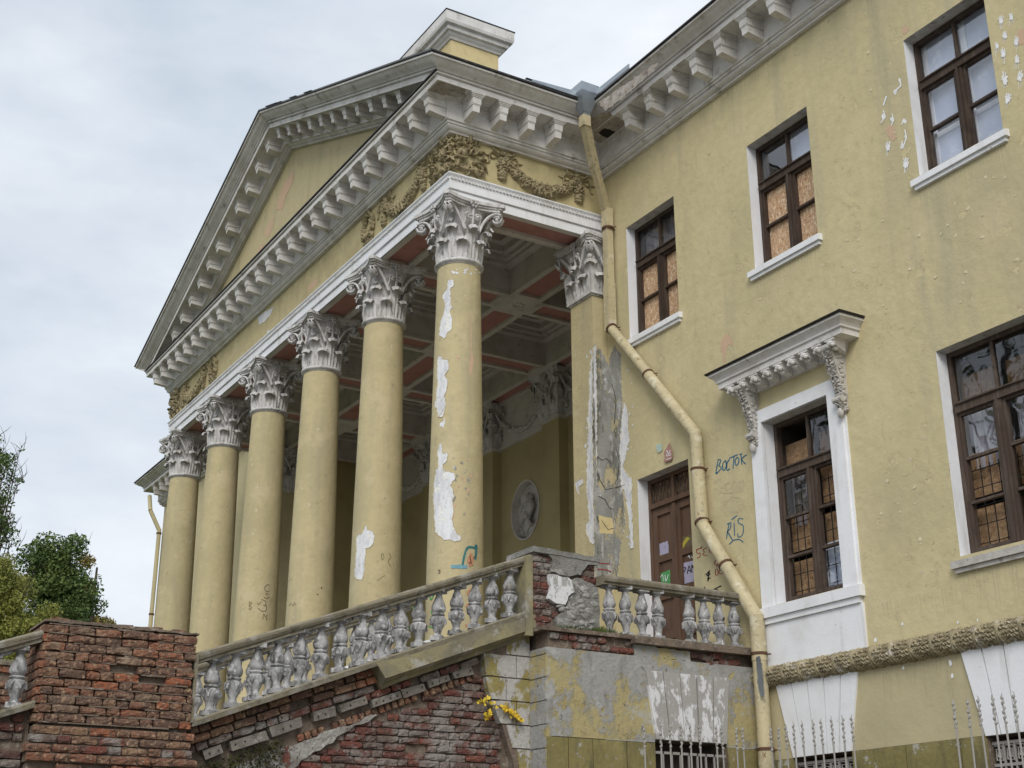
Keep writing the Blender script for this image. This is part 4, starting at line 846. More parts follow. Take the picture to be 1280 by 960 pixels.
# ---------------------------------------------------------------- carved reliefs of the frieze
class Relief:
    def __init__(s, fr): s.mb = MB(); s.fr = fr        # fr(s, z, n) -> world
    def bump(s, a, z, ra, rz_, h, n0=0.0, n=6):
        vs = []; 
        for i in range(4):
            ph = math.pi/2*i/3
            for k in range(n): t = 2*math.pi*k/n; vs.append(s.fr(a+ra*math.cos(ph)*math.cos(t), z+rz_*math.cos(ph)*math.sin(t), n0+h*math.sin(ph)))
        s.mb.add(vs, [(i*n+k, i*n+(k+1) % n, (i+1)*n+(k+1) % n, (i+1)*n+k) for i in range(3) for k in range(n)])
    def ridge(s, pts, wd, h, n0=0.0):
        """carved strip with a rounded back along 2d points"""
        P_ = [np.array(p, float) for p in pts]; q_ = []
        for i in range(len(P_)-1):
            p0 = P_[max(i-1, 0)]; p1 = P_[i]; p2 = P_[i+1]; p3 = P_[min(i+2, len(P_)-1)]
            for t in (0, .34, .67): q_.append(.5*((2*p1)+(p2-p0)*t+(2*p0-5*p1+4*p2-p3)*t*t+(3*p1-p0-3*p2+p3)*t**3))
        q_.append(P_[-1]); vs = []; N_ = len(q_)
        for i, p in enumerate(q_):
            t = q_[min(i+1, N_-1)]-q_[max(i-1, 0)]; t /= np.linalg.norm(t)+1e-9; nn = np.array((-t[1], t[0])); k = (math.sin(math.pi*min(1, max(.06, (i+.5)/N_)))**.5)
            for (o_, e_) in ((-1, -.01), (-.6, .75), (0, 1), (.6, .75), (1, -.01)): qq = p+nn*o_*wd*k; vs.append(s.fr(qq[0], qq[1], n0+h*e_*(k if e_ > 0 else 1)))
        s.mb.add(vs, [(i*5+j, i*5+j+1, (i+1)*5+j+1, (i+1)*5+j) for i in range(N_-1) for j in range(4)])
    def garland(s, a0, a1, ztop, drop, r0):
        for i in range(270):
            t = random.random(); a = a0+(a1-a0)*t; zc = ztop-drop*(1-(2*t-1)**2)**.9; rr = r0*(.45+.55*math.sin(math.pi*t)**.7); o_ = random.uniform(-1, 1)
            sl_ = (2*(2*t-1))*drop*2/(a1-a0); nn = np.array((-sl_, 1))/math.hypot(sl_, 1)
            s.bump(a+nn[0]*o_*rr, zc+nn[1]*o_*rr, .026, .026, .040, n0=.9*rr*math.sqrt(max(0, 1-o_*o_))*.9)
        N_ = 16; pts = []
        vs = []
        for i in range(N_+1):
            t = i/N_; a = a0+(a1-a0)*t; zc = ztop-drop*(1-(2*t-1)**2)**.9; rr = r0*(.45+.55*math.sin(math.pi*t)**.7); sl_ = (2*(2*t-1))*drop*2/(a1-a0); nn = np.array((-sl_, 1))/math.hypot(sl_, 1)
            for j in range(7): th = math.pi*j/6; vs.append(s.fr(a+nn[0]*rr*math.cos(th), zc+nn[1]*rr*math.cos(th), .9*rr*math.sin(th)))
        s.mb.add(vs, [(i*7+j, i*7+j+1, (i+1)*7+j+1, (i+1)*7+j) for i in range(N_) for j in range(6)])
        for t in (.42, .5, .58):
            a = a0+(a1-a0)*t; zc = ztop-drop; s.ridge([(a-.05, zc+r0*1.1), (a, zc), (a+.04, zc-r0*1.05)], .018, .03, r0*.85)
    def bow(s, a, z):
        for sg in (-1, 1):
            s.ridge([(a, z), (a+sg*.10, z+.09), (a+sg*.20, z+.06), (a+sg*.12, z-.01), (a, z)], .024, .045)
            s.ridge([(a, z), (a+sg*.13, z-.05), (a+sg*.22, z-.02), (a+sg*.28, z-.10), (a+sg*.36, z-.08)], .020, .04)
            s.ridge([(a+sg*.05, z-.03), (a+sg*.20, z-.13), (a+sg*.26, z-.10), (a+sg*.27, z-.22), (a+sg*.33, z-.24)], .018, .035)
        s.bump(a, z, .05, .05, .07, n=8)
    def drop(s, a, z, ln, wd):
        for i in range(46):
            t = random.random(); rr = wd*(math.sin(math.pi*min(1, .15+t*.85))**.6); o_ = random.uniform(-1, 1); s.bump(a+o_*rr, z-ln*t, .026, .028, .03, n0=rr*.8*math.sqrt(1-o_*o_))
        for t in np.linspace(.05, .95, 8): s.bump(a, z-ln*t, wd*1.0, ln*.1, wd*.8, n=8)
    def acanthus(s, a, z, w_, h_, n=60, seed=1):
        rg = random.Random(seed)
        for i in range(n):
            x = a+rg.uniform(-.5, .5)*w_; y = z+rg.uniform(-.5, .5)*h_; th = math.atan2(y-(z-.1*h_), x-a)+rg.uniform(-.6, .6); ln = rg.uniform(.07, .17)
            c_ = rg.uniform(-1, 1); p = [(x, y), (x+ln*.5*math.cos(th), y+ln*.5*math.sin(th)), (x+ln*math.cos(th+c_), y+ln*math.sin(th+c_))]
            s.ridge(p, rg.uniform(.016, .03), rg.uniform(.03, .075), rg.uniform(0, .045))
        for i in range(n//2): s.bump(a+rg.uniform(-.48, .48)*w_, z+rg.uniform(-.48, .48)*h_, rg.uniform(.02, .05), rg.uniform(.02, .05), rg.uniform(.05, .1))
    def done(s, name, m='relief_stone'): o = pb(s.mb, name, m); set_smooth(o, 50); return o
ff = lambda a, z, n: (a, -n-.001, z); fR = lambda a, z, n: (n+.001, a, z); fL = lambda a, z, n: (XL-n-.001, a, z)
def festoon(fr, a0, a1, zt=.60, r0=.085, seed=0):
    random.seed(50+seed); r = Relief(fr); sg = 1 if a1 > a0 else -1
    r.garland(a0, a1, zt-.06, .40, r0); r.bow(a0, zt); r.bow(a1, zt)
    r.drop(a0-sg*.03, zt-.10, .38, .09); r.drop(a1+sg*.03, zt-.10, .38, .09)
    r.done('garland')
festoon(fR, .95, 2.36, .62, .115, 1)
festoon(ff, -.90, -2.30, .60, .12, 2); festoon(ff, XL+.9, XL+2.3, .60, .12, 3); festoon(fL, .95, 2.36, .62, .115, 4)
def wreath(fr, a, seed):
    r = Relief(fr); rg = random.Random(seed)
    for i in range(46):
        th = rg.uniform(0, 2*math.pi); rr = rg.uniform(.12, .24); x = a+rr*math.cos(th)*.9; y = .36+rr*math.sin(th)*1.25
        r.ridge([(x, y), (x+.05*math.cos(th+1.2), y+.06*math.sin(th+1.2)), (x+.09*math.cos(th+1.9), y+.1*math.sin(th+1.9))], .022, rg.uniform(.04, .08), .02)
    for i in range(14): th = 2*math.pi*i/14; r.bump(a+.17*math.cos(th), .36+.24*math.sin(th), .05, .06, .06)
    r.ridge([(a-.2, .1), (a-.06, .04), (a+.06, .04), (a+.2, .1)], .04, .07); r.done('wreath')
wreath(ff, -2.95, 3); wreath(ff, XL+2.95, 4)
def corner_mask(sx, xo, seed):
    """leaf mask wrapped round the corner of the frieze"""
    random.seed(seed)
    for fr, sgn, c0 in ((ff, -sx, xo), (fR if sx > 0 else fL, 1, 0)):
        r = Relief(fr); rg = random.Random(seed+(1 if fr is ff else 2))
        c = c0+sgn*.27
        r.acanthus(c, .40, .52, .54, 54, seed+5); 
        r.ridge([(c0+sgn*.02, .16), (c0+sgn*.25, .12), (c0+sgn*.46, .16), (c0+sgn*.55, .13)], .045, .085)
        for i in range(7): r.ridge([(c0+sgn*(.02+.07*i), .66), (c0+sgn*(.05+.07*i), .71), (c0+sgn*(.08+.07*i), .65), (c0+sgn*(.05+.07*i), .62)], .02, .07)
        r.bump(c0+sgn*.20, .42, .085, .12, .11, n=10); r.bump(c0+sgn*.17, .47, .03, .03, .135); r.bump(c0+sgn*.12, .40, .035, .07, .14)
        r.ridge([(c0+sgn*.06, .52), (c0+sgn*.16, .535), (c0+sgn*.27, .51)], .02, .04, .09); r.ridge([(c0+sgn*.08, .32), (c0+sgn*.17, .30), (c0+sgn*.26, .33)], .025, .04, .07)
        r.done('leaf_mask')
corner_mask(1, 0.0, 21); corner_mask(-1, XL, 31)
# bare spots on the frieze and tympanum
fy = lambda u, v: at(u, v, 1, -.002)
patch('bare_patch', [(322, 397), (329, 391), (338, 386), (342, 383), (339, 392), (330, 403), (324, 406)], fy, 'peeled_white', frieze, .6, 2, 5)
patch('bare_patch', [(386, 356), (394, 350), (399, 349), (393, 358), (385, 365)], fy, 'peeled_pink', frieze, .6, 2, 5)
patch('bare_patch', [(333, 415), (337, 411), (336, 417)], fy, 'peeled_white', frieze, .3, 2, 5)

ft = lambda u, v: at(u, v, 1, .016)
for q_ in ([(345, 262), (350, 240), (358, 226), (368, 212), (366, 228), (358, 244), (352, 262)], [(330, 292), (336, 278), (342, 272), (340, 286), (334, 298)], [(322, 316), (326, 306), (330, 304), (327, 316)]): patch('bare_patch', q_, ft, 'peeled_pink', tym, .9, 2, 6)
# ================================================================ wear and writing on the walls
random.seed(12)
# rain streaks under sills and cornice, hairline cracks and lifted flakes of paint
def wquad(mb, pts): mb.add([(x, D-.0012-1e-5*random.random(), z) for x, z in pts], [tuple(range(len(pts)))])
def streaks(x0, x1, z, n, ln):
    mb = MB()
    for i in range(n):
        x = x0+(x1-x0)*(i+random.uniform(.1, .6))/n; w_ = random.uniform(.004, .022); l_ = ln*random.uniform(.2, 1)
        if w_ > (x1-x0)/n*.5: w_ = (x1-x0)/n*.45
        wquad(mb, [(x, z), (x+w_*.5, z-l_*.5), (x+w_*.45, z-l_), (x+w_*.6, z-l_), (x+w_*.8, z-l_*.5), (x+w_, z)])
    o = child(mb.build('rain_streak', 'streak', None), palace); o['kind'] = 'stuff'
for h_, ln_ in ((W1, .5), (W2, .7), (W3, .9), (W4, .6)): streaks(h_[0]-.05, h_[1]+.05, h_[2]-.19, 26, ln_)
streaks(.3, 9.0, .70, 90, .5); streaks(4.95, 7.9, -7.35, 40, .35); streaks(5.05, 6.3, -8.06, 24, .5)
ck = MB()
for (x, z, n_, dz_) in ((5.75, -2.9, 9, -.09), (6.9, -2.62, 7, -.07), (2.6, -1.4, 6, -.08), (5.6, -5.2, 8, -.09), (6.1, -6.1, 6, -.07), (8.1, -3.4, 9, -.09), (2.35, -2.9, 5, -.07), (6.75, -7.25, 5, -.08), (5.4, -.9, 6, -.06), (6.2, -3.6, 5, .02)):
    pts = [(x, z)]
    for i in range(n_): x += random.gauss(0, .035)+(.05 if dz_ > 0 else 0); z += dz_*random.uniform(.5, 1.3); pts.append((x, z))
    for i in range(len(pts)-1): a_, b_ = pts[i], pts[i+1]; wquad(ck, [(a_[0]-.0025, a_[1]), (b_[0]-.0025, b_[1]), (b_[0]+.0025, b_[1]), (a_[0]+.0025, a_[1])])
child(ck.build('hairline_crack', 'streak', None), palace)['kind'] = 'stuff'
fk = MB()
def free_spot(x, z): return not any(h_[0]-.3 < x < h_[1]+.3 and h_[2]-.3 < z < h_[3]+.3 for h_ in (W1, W2, W3, WC, W4, DOOR)) and not (2.7 < x < 5.6 and -4.9 < z < -3.6)
for cx_, cz_, sp_, n_ in ((5.75, -6.2, .35, 26), (5.6, -3.2, .6, 30), (7.6, -3.5, .6, 24), (6.0, -1.6, .7, 18), (5.9, .1, .6, 12), (2.7, -3.2, .6, 14), (2.6, -.8, .5, 10)):
    for i in range(n_):
        x, z = random.gauss(cx_, sp_), random.gauss(cz_, sp_); s_ = random.uniform(.008, .035)
        if not free_spot(x, z): continue
        k_ = random.randint(5, 7); ph = random.random()*6; P_ = [(x+s_*math.cos(ph+6.283*j/k_)*random.uniform(.6, 1.3), z+s_*.8*math.sin(ph+6.283*j/k_)*random.uniform(.5, 1.3)) for j in range(k_)]
        lift = random.uniform(.002, .007); fk.add([(px_, D-.002-(lift if j < k_//2 else 0), pz_) for j, (px_, pz_) in enumerate(P_)]+[(x, D-.004, z)], [(j, (j+1) % k_, k_) for j in range(k_)])
child(fk.build('paint_flake', 'flake', None), palace)['kind'] = 'stuff'
random.seed(11)
fw0 = onwall(.003); fw1 = onwall(.006)
fx = lambda e: (lambda u, v: at(u, v, 0, e)); fyp = lambda e: (lambda u, v: at(u, v, 1, e))
def pp(name, poly, f, m, amp=.8, steps=2.5, grid=9): return child(patch(name, poly, f, m, None, amp, steps, grid), palace)
pp('bare_patch', [(745, 430), (741, 436), (738.5, 450), (737, 470), (736, 500), (734.5, 560), (733, 590), (733, 615), (736, 640), (737, 650), (732, 655), (733, 668), (738, 678), (746, 684), (746, 600), (746, 520)], fyp(2.617), 'peeled_white', 1.0)
pp('bare_patch', [(741, 428), (752, 438), (758, 452), (764, 462), (768, 560), (772, 640), (773, 730), (743, 730), (742, 640), (741, 560), (740, 480)], fx(.003), 'grey_plaster', .8)
pp('bare_patch', [(748, 644), (766, 648), (767, 668), (750, 667)], fx(.006), 'attic_paint', .6)
pp('bare_patch', [(762, 446), (768, 432), (776, 442), (777, 480), (779, 520), (784, 545), (779, 580), (777, 600), (781, 640), (782, 655), (776, 680), (772, 725), (760, 725), (758, 600), (757, 500)], fw0, 'grey_plaster', .8)
pp('bare_patch', [(780, 503), (784, 512), (785, 535), (787, 548), (783, 565), (779, 585), (784, 592), (790, 600), (790, 640), (792, 685), (788, 686), (786, 645), (781, 615), (776, 606), (775, 560), (777, 520)], fw1, 'peeled_white', .9)
crk = MB()
for pl_ in ([(746, 570), (752, 575), (758, 573), (765, 580)], [(748, 620), (756, 624), (762, 635), (768, 637)], [(750, 600), (757, 612), (766, 610)], [(752, 650), (760, 662), (768, 660)]): stroke(crk, pl_, .7, fx(.008))
for pl_ in ([(770, 560), (774, 575), (772, 600)], [(768, 610), (775, 608), (781, 606)], [(765, 480), (770, 500), (768, 530)]): stroke(crk, pl_, .7, fw1)
child(crk.build('crack', 'hole_dark', None), palace)
for i in range(26):
    v_ = random.uniform(440, 690); u_ = random.choice((random.gauss(735, 1.5), random.gauss(787, 3))); r_ = random.uniform(.6, 1.8)
    pp('bare_patch', [(u_+r_*math.cos(a)*random.uniform(.5, 1.2), v_+r_*1.8*math.sin(a)*random.uniform(.5, 1.2)) for a in np.linspace(0, 5.6, 6)], fyp(2.616) if u_ < 750 else fw1, 'peeled_white', .3, 1.2)
for q_ in ([(719, 603), (728, 598), (729, 604), (723, 609), (724, 618), (721, 614)], ): pp('bare_patch', q_, fyp(2.617), 'peeled_white', .4, 1.5)
pp('bare_patch', Z((870, 370), 4.8, [(150, 265), (185, 222), (222, 268), (218, 300), (195, 290), (182, 320), (174, 400), (160, 395), (160, 330), (148, 330)]), fw0, 'peeled_pink', .3, 1.5)
for (c, r) in (((1114, 166), 8), ((1131, 37), 5), ((1277, 46), 9)):
    pp('bare_patch', [(c[0]+r*math.cos(a)*random.uniform(.6, 1.1), c[1]+r*1.3*math.sin(a)*random.uniform(.6, 1.1)) for a in np.linspace(0, 5.9, 11)], fw0, 'peeled_pink', .9, 1.5)
for (u, v) in ((1124, 100), (1119, 115), (1104, 146), (1115, 149), (1131, 152), (1132, 170), (1128, 182), (1197, 778), (1222, 775), (1094, 800), (1128, 780), (1129, 835), (1188, 829), (1190, 845)):
    r = random.uniform(1, 2.6); pp('bare_patch', [(u+r*math.cos(a)*random.uniform(.5, 1.3), v+r*1.7*math.sin(a)*random.uniform(.6, 1.2)) for a in np.linspace(0, 5.8, 7)], fw0, 'ink_white', .3, 1.2)
def hand(u, v, s=1.0):
    mb = MB(); n = 9
    tl = random.uniform(-.3, .3)
    for i in range(5): a = -2.55+i*.45+tl; ln_ = (4.2, 6.2, 6.8, 6.2, 5.0)[i]*s*random.uniform(.75, 1.15); stroke(mb, [(u+math.cos(a)*1.2, v+math.sin(a)*1.2), (u+math.cos(a)*ln_*.55, v+math.sin(a)*ln_*.7), (u+math.cos(a+.1)*ln_*.8, v+math.sin(a+.1)*ln_*1.15)], random.uniform(.9, 1.7)*s, fw1)
    for i in range(3): stroke(mb, [(u-2+2*i, v+2), (u-2+2*i+random.uniform(-.5, .5), v+random.uniform(5, 14))], random.uniform(.3, .7), fw1)
    child(mb.build('hand_print', 'ink_white', None), palace)
    pp('hand_print', [(u+2.9*s*math.cos(a)*random.uniform(.6, 1.25), v+3.4*s*math.sin(a)*random.uniform(.6, 1.25)) for a in np.linspace(0, 5.8, 10)], onwall(.008), 'ink_white', .5, 1.2)
for h in ((1132.5, 206, 1.25), (1110, 185, 1.05), (1251, 27, 1.05), (1256, 45, .95), (1254, 68, 1.05), (1256, 101, 1.45), (1259.5, 125, 1.3), (1270, 53, 1.0), (1271, 76, 1.0), (1275, 97, 1.25), (1264, 22, .8), (1246, 58, .8)): hand(*h)
for pl_ in ([(1125, 99), (1126, 107), (1118, 115)], [(1115, 142), (1117, 150), (1114, 157)], [(1131, 162), (1133, 172), (1130, 181)], [(1104, 138), (1107, 146), (1101, 154)], [(1130, 148), (1127, 156)], [(1108, 120), (1104, 132)], [(1128, 176), (1126, 186)]): wm_ = MB(); stroke(wm_, pl_, random.uniform(1.0, 2.2), fw1); child(wm_.build('hand_print', 'ink_white', None), palace)
def wmarks(m, pls, wd, f=fw0): return child(marks('graffiti', m, pls, wd, f, None), palace)
S = lambda pls: [Z((885, 560), 7.383, q_) for q_ in pls]
wmarks('ink_blue', S([[(72, 240), (82, 170), (95, 105)], [(92, 108), (118, 112), (98, 165)], [(98, 165), (122, 185), (75, 240)], [(165, 115), (138, 140), (135, 195), (150, 205), (168, 165), (163, 113)], [(200, 105), (175, 140), (175, 205), (202, 190)], [(195, 95), (275, 60)], [(240, 80), (230, 195)], [(270, 85), (250, 115), (258, 160), (280, 140), (285, 100), (268, 85)], [(303, 62), (312, 155)], [(340, 72), (312, 105), (347, 150)], [(288, 60), (315, 52)], [(338, 72), (358, 64)]]), 1.35)
wmarks('ink_blue', S([[(170, 840), (180, 770), (195, 700)], [(175, 705), (210, 690), (205, 740), (178, 772)], [(180, 770), (225, 850)], [(240, 690), (245, 810)], [(218, 660), (268, 622)], [(325, 655), (285, 652), (280, 690), (325, 720), (318, 800), (280, 822), (275, 790)], [(195, 890), (240, 850), (290, 845), (325, 870)]]), 1.25)
wmarks('ink_ghost', S([[(60, 330), (90, 295), (125, 280)], [(55, 370), (110, 390), (160, 415), (320, 395)], [(190, 320), (150, 345), (170, 390), (200, 370), (185, 320)], [(240, 300), (225, 350), (250, 380), (270, 330), (240, 305)], [(290, 370), (295, 300), (310, 340), (325, 295), (325, 365)], [(160, 620), (150, 520), (220, 455), (300, 470), (330, 560)], [(200, 540), (210, 590), (240, 570), (260, 600), (270, 530)]]), 1.2)
S = lambda pls: [Z((800, 660), 9.6, q_) for q_ in pls]
wmarks('ink_red', S([[(745, 235), (672, 262)], [(678, 260), (685, 305), (720, 300), (718, 345), (685, 362)], [(805, 235), (755, 262), (772, 290), (752, 320), (805, 332)], [(838, 225), (836, 285), (880, 292)], [(870, 250), (886, 342)], [(745, 215), (730, 250)]]), 1.0)
wmarks('ink_red', S([[(905, 385), (893, 430), (925, 445), (930, 395), (908, 383)], [(925, 445), (920, 470)], [(960, 440), (945, 480), (975, 490), (975, 440)], [(905, 500), (905, 560), (935, 555), (930, 500), (908, 495)], [(960, 495), (945, 535), (985, 545), (990, 480), (960, 480)]]), 1.0)
wmarks('ink_black', S([[(790, 560), (840, 510)], [(800, 575), (845, 545)], [(830, 520), (815, 640)], [(805, 610), (845, 600)], [(880, 740), (960, 700), (975, 700)], [(890, 735), (940, 745)], [(770, 705), (775, 725)]]), 1.5)
wmarks('ink_red', [[(747, 703.5), (763, 705)], [(747, 711.5), (757, 712), (764, 715)]], 1.3, fx(.009))
wmarks('ink_black', [Z((800, 660), 9.6, q_) for q_ in ([(10, 610), (12, 650)], [(45, 620), (50, 650)], [(75, 635), (85, 650), (105, 625)])], .6, fw0)
# door graffiti
yd0 = D+.19+.012+.028
fd = lambda e: (lambda u, v: at(u, v, 1, yd0-e)); fst = lambda e: (lambda u, v: at(u, v, 1, D+.19+.010-e))
def dp(poly, m, e=.002, f=None): patch('graffiti', poly, (f or fd)(e), m, door, .4, 2, 6)
dp(S([[(165, 215), (335, 155), (350, 365), (180, 425)]])[0], 'ink_lilac'); dp(S([[(185, 260), (225, 255), (245, 330), (210, 400), (180, 400)]])[0], 'ink_yellow', .004)
dp(S([[(465, 120), (630, 70), (632, 270), (470, 315)]])[0], 'ink_scratch'); dp(S([[(490, 200), (560, 110), (600, 120), (540, 200), (510, 270)]])[0], 'ink_yellow', .004)
dp(S([[(475, 430), (640, 390), (650, 640), (490, 680)]])[0], 'ink_lilac'); dp(S([[(205, 560), (360, 500), (365, 690), (215, 690)]])[0], 'ink_green')
patch('graffiti', S([[(395, 100), (425, 95), (445, 420), (470, 690), (430, 690)]])[0], fst(.004), 'ink_purple', door, .5, 2, 6)
marks('graffiti', 'ink_black', S([[(505, 480), (515, 545)], [(505, 482), (545, 475), (535, 515), (512, 518)], [(565, 548), (590, 450), (605, 535)], [(572, 515), (600, 505)], [(618, 530), (622, 440), (634, 480), (645, 432)]]), 1.0, fd(.006), door)
marks('graffiti', 'ink_white', S([[(240, 600), (270, 560), (280, 640)], [(300, 560), (310, 640), (340, 560)], [(575, 350), (590, 330), (600, 365)], [(620, 340), (630, 360)]]), .7, fd(.007), door)
# broken plaster hole in the main cornice corner, its shade painted as a flat dark patch
pp('painted_hole_shade', [(748, 165), (757, 160), (768, 164), (775, 172), (773, 182), (766, 176), (758, 172), (750, 168)], lambda u, v: at(u, v, 2, 1.226), 'hole_dark', .6, 2)
pp('bare_patch', [(.53, -.53), (.53, -.05), (.33, .04), (.24, -.08), (.24, -.24), (.05, -.26), (-.02, -.36), (.06, -.53)], lambda a, b: (a, b, 1.2285), 'soot', .02, .05, .1)
pp('bare_patch', [(736, 152), (748, 143), (762, 140), (778, 150), (790, 152), (783, 176), (772, 190), (760, 182), (744, 176)], lambda u, v: at(u, v, 2, 1.2285), 'soot', 1.6, 2)
pp('bare_patch', [(748, 128), (766, 116), (800, 92), (822, 78), (818, 88), (796, 106), (778, 124), (756, 138)], lambda u, v: at(u, v, 1, D-.79), 'soot', 1.2, 2)

# number plaque and paper notice over the door
plq = MB(); q_ = ragged(Z((815, 545), 24, [(360, 500), (390, 410), (440, 370), (500, 215), (525, 215), (545, 310), (595, 420), (615, 600), (600, 690), (540, 740), (400, 785), (360, 740), (385, 650)]), .05, 2)
plq.prism(q_, lambda p, k: at(p[0], p[1], 1, D-(.03 if k == 0 else 0.0)))
o = plq.build('number_plaque', 'ink_plaque'); tag(o, 'small reddish jug shaped number plaque on yellow wall above the door', 'plaque')
marks('digits', 'ink_white', [Z((815, 545), 24, w_) for w_ in ([(420, 470), (450, 430), (460, 500), (430, 600), (480, 590)], [(560, 420), (510, 480), (500, 580), (550, 570), (540, 500), (510, 520)], [(400, 700), (480, 690), (580, 650)])], .7, onwall(.033), o)
nt_ = MB(); nt_.prism(Z((815, 545), 24, [(100, 270), (285, 220), (305, 430), (250, 470), (185, 515), (150, 450)]), lambda p, k: at(p[0], p[1], 1, D-(.012 if k == 0 else 0.0)))
tag(nt_.build('paper_notice', 'ink_mint'), 'small torn pale mint sheet stuck to the wall left of the plaque', 'notice')

# ================================================================ downpipes
dpv = thing('downpipe', 'long cream downpipe running down the inner corner beside the door', 'downpipe', (3.26, 2.78, GZ))
def dpart(mb, name, m='pipe_paint', sm=True):
    o = mb.build(name, m, None); child(o, dpv)
    if sm: set_smooth(o, 40)
    return o
fx_, fy_ = .79, 2.02
fu = MB(); 
for (za, ra, zb, rb) in ((1.78, .17, 1.62, .18), (1.62, .18, 1.30, .065)):
    a = [(fx_-ra, fy_-ra, za), (fx_+ra, fy_-ra, za), (fx_+ra, fy_+ra, za), (fx_-ra, fy_+ra, za)]; b = [(fx_-rb, fy_-rb, zb), (fx_+rb, fy_-rb, zb), (fx_+rb, fy_+rb, zb), (fx_-rb, fy_+rb, zb)]
    fu.add(a+b, [(0, 1, 5, 4), (1, 2, 6, 5), (2, 3, 7, 6), (3, 0, 4, 7)])
fu.box(fx_-.06, fx_+.06, fy_-.06, fy_+.06, 1.22, 1.31); dpart(fu, 'funnel', 'zinc', False)
fl = MB(); fl.quad((.75, .9, 1.60), (.81, .9, 1.60), (.81, 1.95, 1.60), (.75, 1.95, 1.60)); fl.hexa([(.80, 1.0, 1.56), (.815, 1.0, 1.56), (.815, 1.9, 1.56), (.80, 1.9, 1.56), (.80, 1.0, 1.60), (.815, 1.0, 1.60), (.815, 1.9, 1.66), (.80, 1.9, 1.66)])
fl.hexa([(1.0, 2.10, 1.56), (1.9, 2.10, 1.56), (1.9, 2.115, 1.56), (1.0, 2.115, 1.56), (1.0, 2.10, 1.66), (1.9, 2.10, 1.64), (1.9, 2.115, 1.64), (1.0, 2.115, 1.66)]); dpart(fl, 'gutter_flange', 'zinc', False)
def sqtube(pts, hw_, name, m='pipe_paint'):
    mb = MB(); mb.tube(pts, hw_*1.414, 4, ref=(.6, .8, .1)); return dpart(mb, name, m, False)
B0 = (.735, 2.02, 1.08)
mb = MB(); mb.box(fx_-.078, fx_+.062, fy_-.075, fy_+.065, 1.06, 1.25); dpart(mb, 'pipe_section', sm=False)
sqtube([(fx_-.005, fy_, 1.09), (.52, 2.36, .58)], .062, 'pipe_section'); sqtube([(.54, 2.34, .60), (.24, 2.78, .0)], .056, 'pipe_section')
for (za, zb, r) in ((.03, -.32, .070), (-.30, -1.35, .062), (-1.33, -2.14, .070)):
    mb = MB(); mb.box(.245-r, .245+r, 2.79-r, 2.79+r, zb, za); dpart(mb, 'pipe_section', sm=False)
def rtube(p, q, r0, name='pipe_section', r1=None): mb = MB(); mb.tube([p, q], [r0, r1 or r0], 16, ref=(.3, 1, .2)); return dpart(mb, name)
K = [(.27, 2.78, -2.10), (2.235, 2.78, -4.44), (2.27, 2.78, -5.74), (3.262, 2.78, -7.21), (3.262, 2.78, GZ)]
rtube(K[0], (1.20, 2.78, -3.20), .078); rtube((1.18, 2.78, -3.19), K[1], .086); rtube(K[1], (2.24, 2.78, -4.95), .090); rtube((2.24, 2.78, -4.93), K[2], .096)
rtube(K[2], (2.73, 2.78, -6.42), .088); rtube((2.71, 2.78, -6.40), K[3], .094); rtube((3.262, 2.78, -7.17), (3.262, 2.78, -7.75), .098); rtube((3.262, 2.78, -7.73), (3.262, 2.78, -8.85), .092); rtube((3.262, 2.78, -8.8), K[4], .097)
for kk, r in ((K[1], .090), (K[2], .092), (K[3], .096)): mb = MB(); mb.blob(kk, r, r, r, 16, 10); dpart(mb, 'elbow')
def collar(p, d, r):
    d = np.array(d, float); d /= np.linalg.norm(d); p = np.array(p); mb = MB(); mb.tube([p-d*.018, p+d*.018], r, 16, ref=(.3, 1, .2)); mb.tube([p, p+np.array((.16, .05, -.02))], .010, 5); mb.tube([p+np.array((0, .05, 0)), p+np.array((.05, .16, 0))], .012, 5); return dpart(mb, 'bracket', 'rust')
collar((.25, 2.79, -.33), (0, 0, 1), .10); collar((.29, 2.78, -2.12), (1, 0, -1.2), .095); collar((1.19, 2.78, -3.195), (1, 0, -1.2), .094); collar((2.24, 2.78, -4.96), (0, 0, 1), .102); collar((2.27, 2.78, -5.72), (.5, 0, -1), .105); collar((2.72, 2.78, -6.41), (1, 0, -1.5), .104); collar((3.262, 2.78, -7.66), (0, 0, 1), .106); collar((3.262, 2.78, -8.83), (0, 0, 1), .106)
patch('bare_patch', Z((790, 800), 6, [(930, 130), (960, 120), (975, 200), (985, 300), (992, 425), (965, 425), (945, 330), (935, 220)]), lambda u, v: at(u, v, 1, 2.682), 'zinc', None, .5, 2, 6).name = 'bare_patch'
child(bpy.data.objects[[o.name for o in bpy.data.objects if o.name.startswith('bare_patch') and o.parent is None][0]], dpv)
lp = thing('downpipe', 'thin olive downpipe at the far left corner of the building behind the columns', 'downpipe', (-23.7, 2.7, GZ))
t0 = at(187, 620, 1, 2.45); t1 = at(188, 638, 1, 2.45); t2 = at(199, 663, 1, 2.75); vz = lambda z: (t2[0], t2[1], z)
for (p, q_) in ((t0, t1), (t1, t2), (vz(t2[2]+.03), vz(-2.7)), (vz(-2.68), vz(-5.6)), (vz(-5.58), vz(GZ))):
    mb = MB(); mb.tube([p, q_], .065, 10, ref=(.3, 1, .2)); child(set_smooth(mb.build('pipe_section', 'wall_lower', None)), lp)
for z in (t2[2]-.12, -2.72): mb = MB(); mb.tube([vz(z), vz(z+.05)], .08, 10); child(mb.build('bracket', 'rust', None), lp)

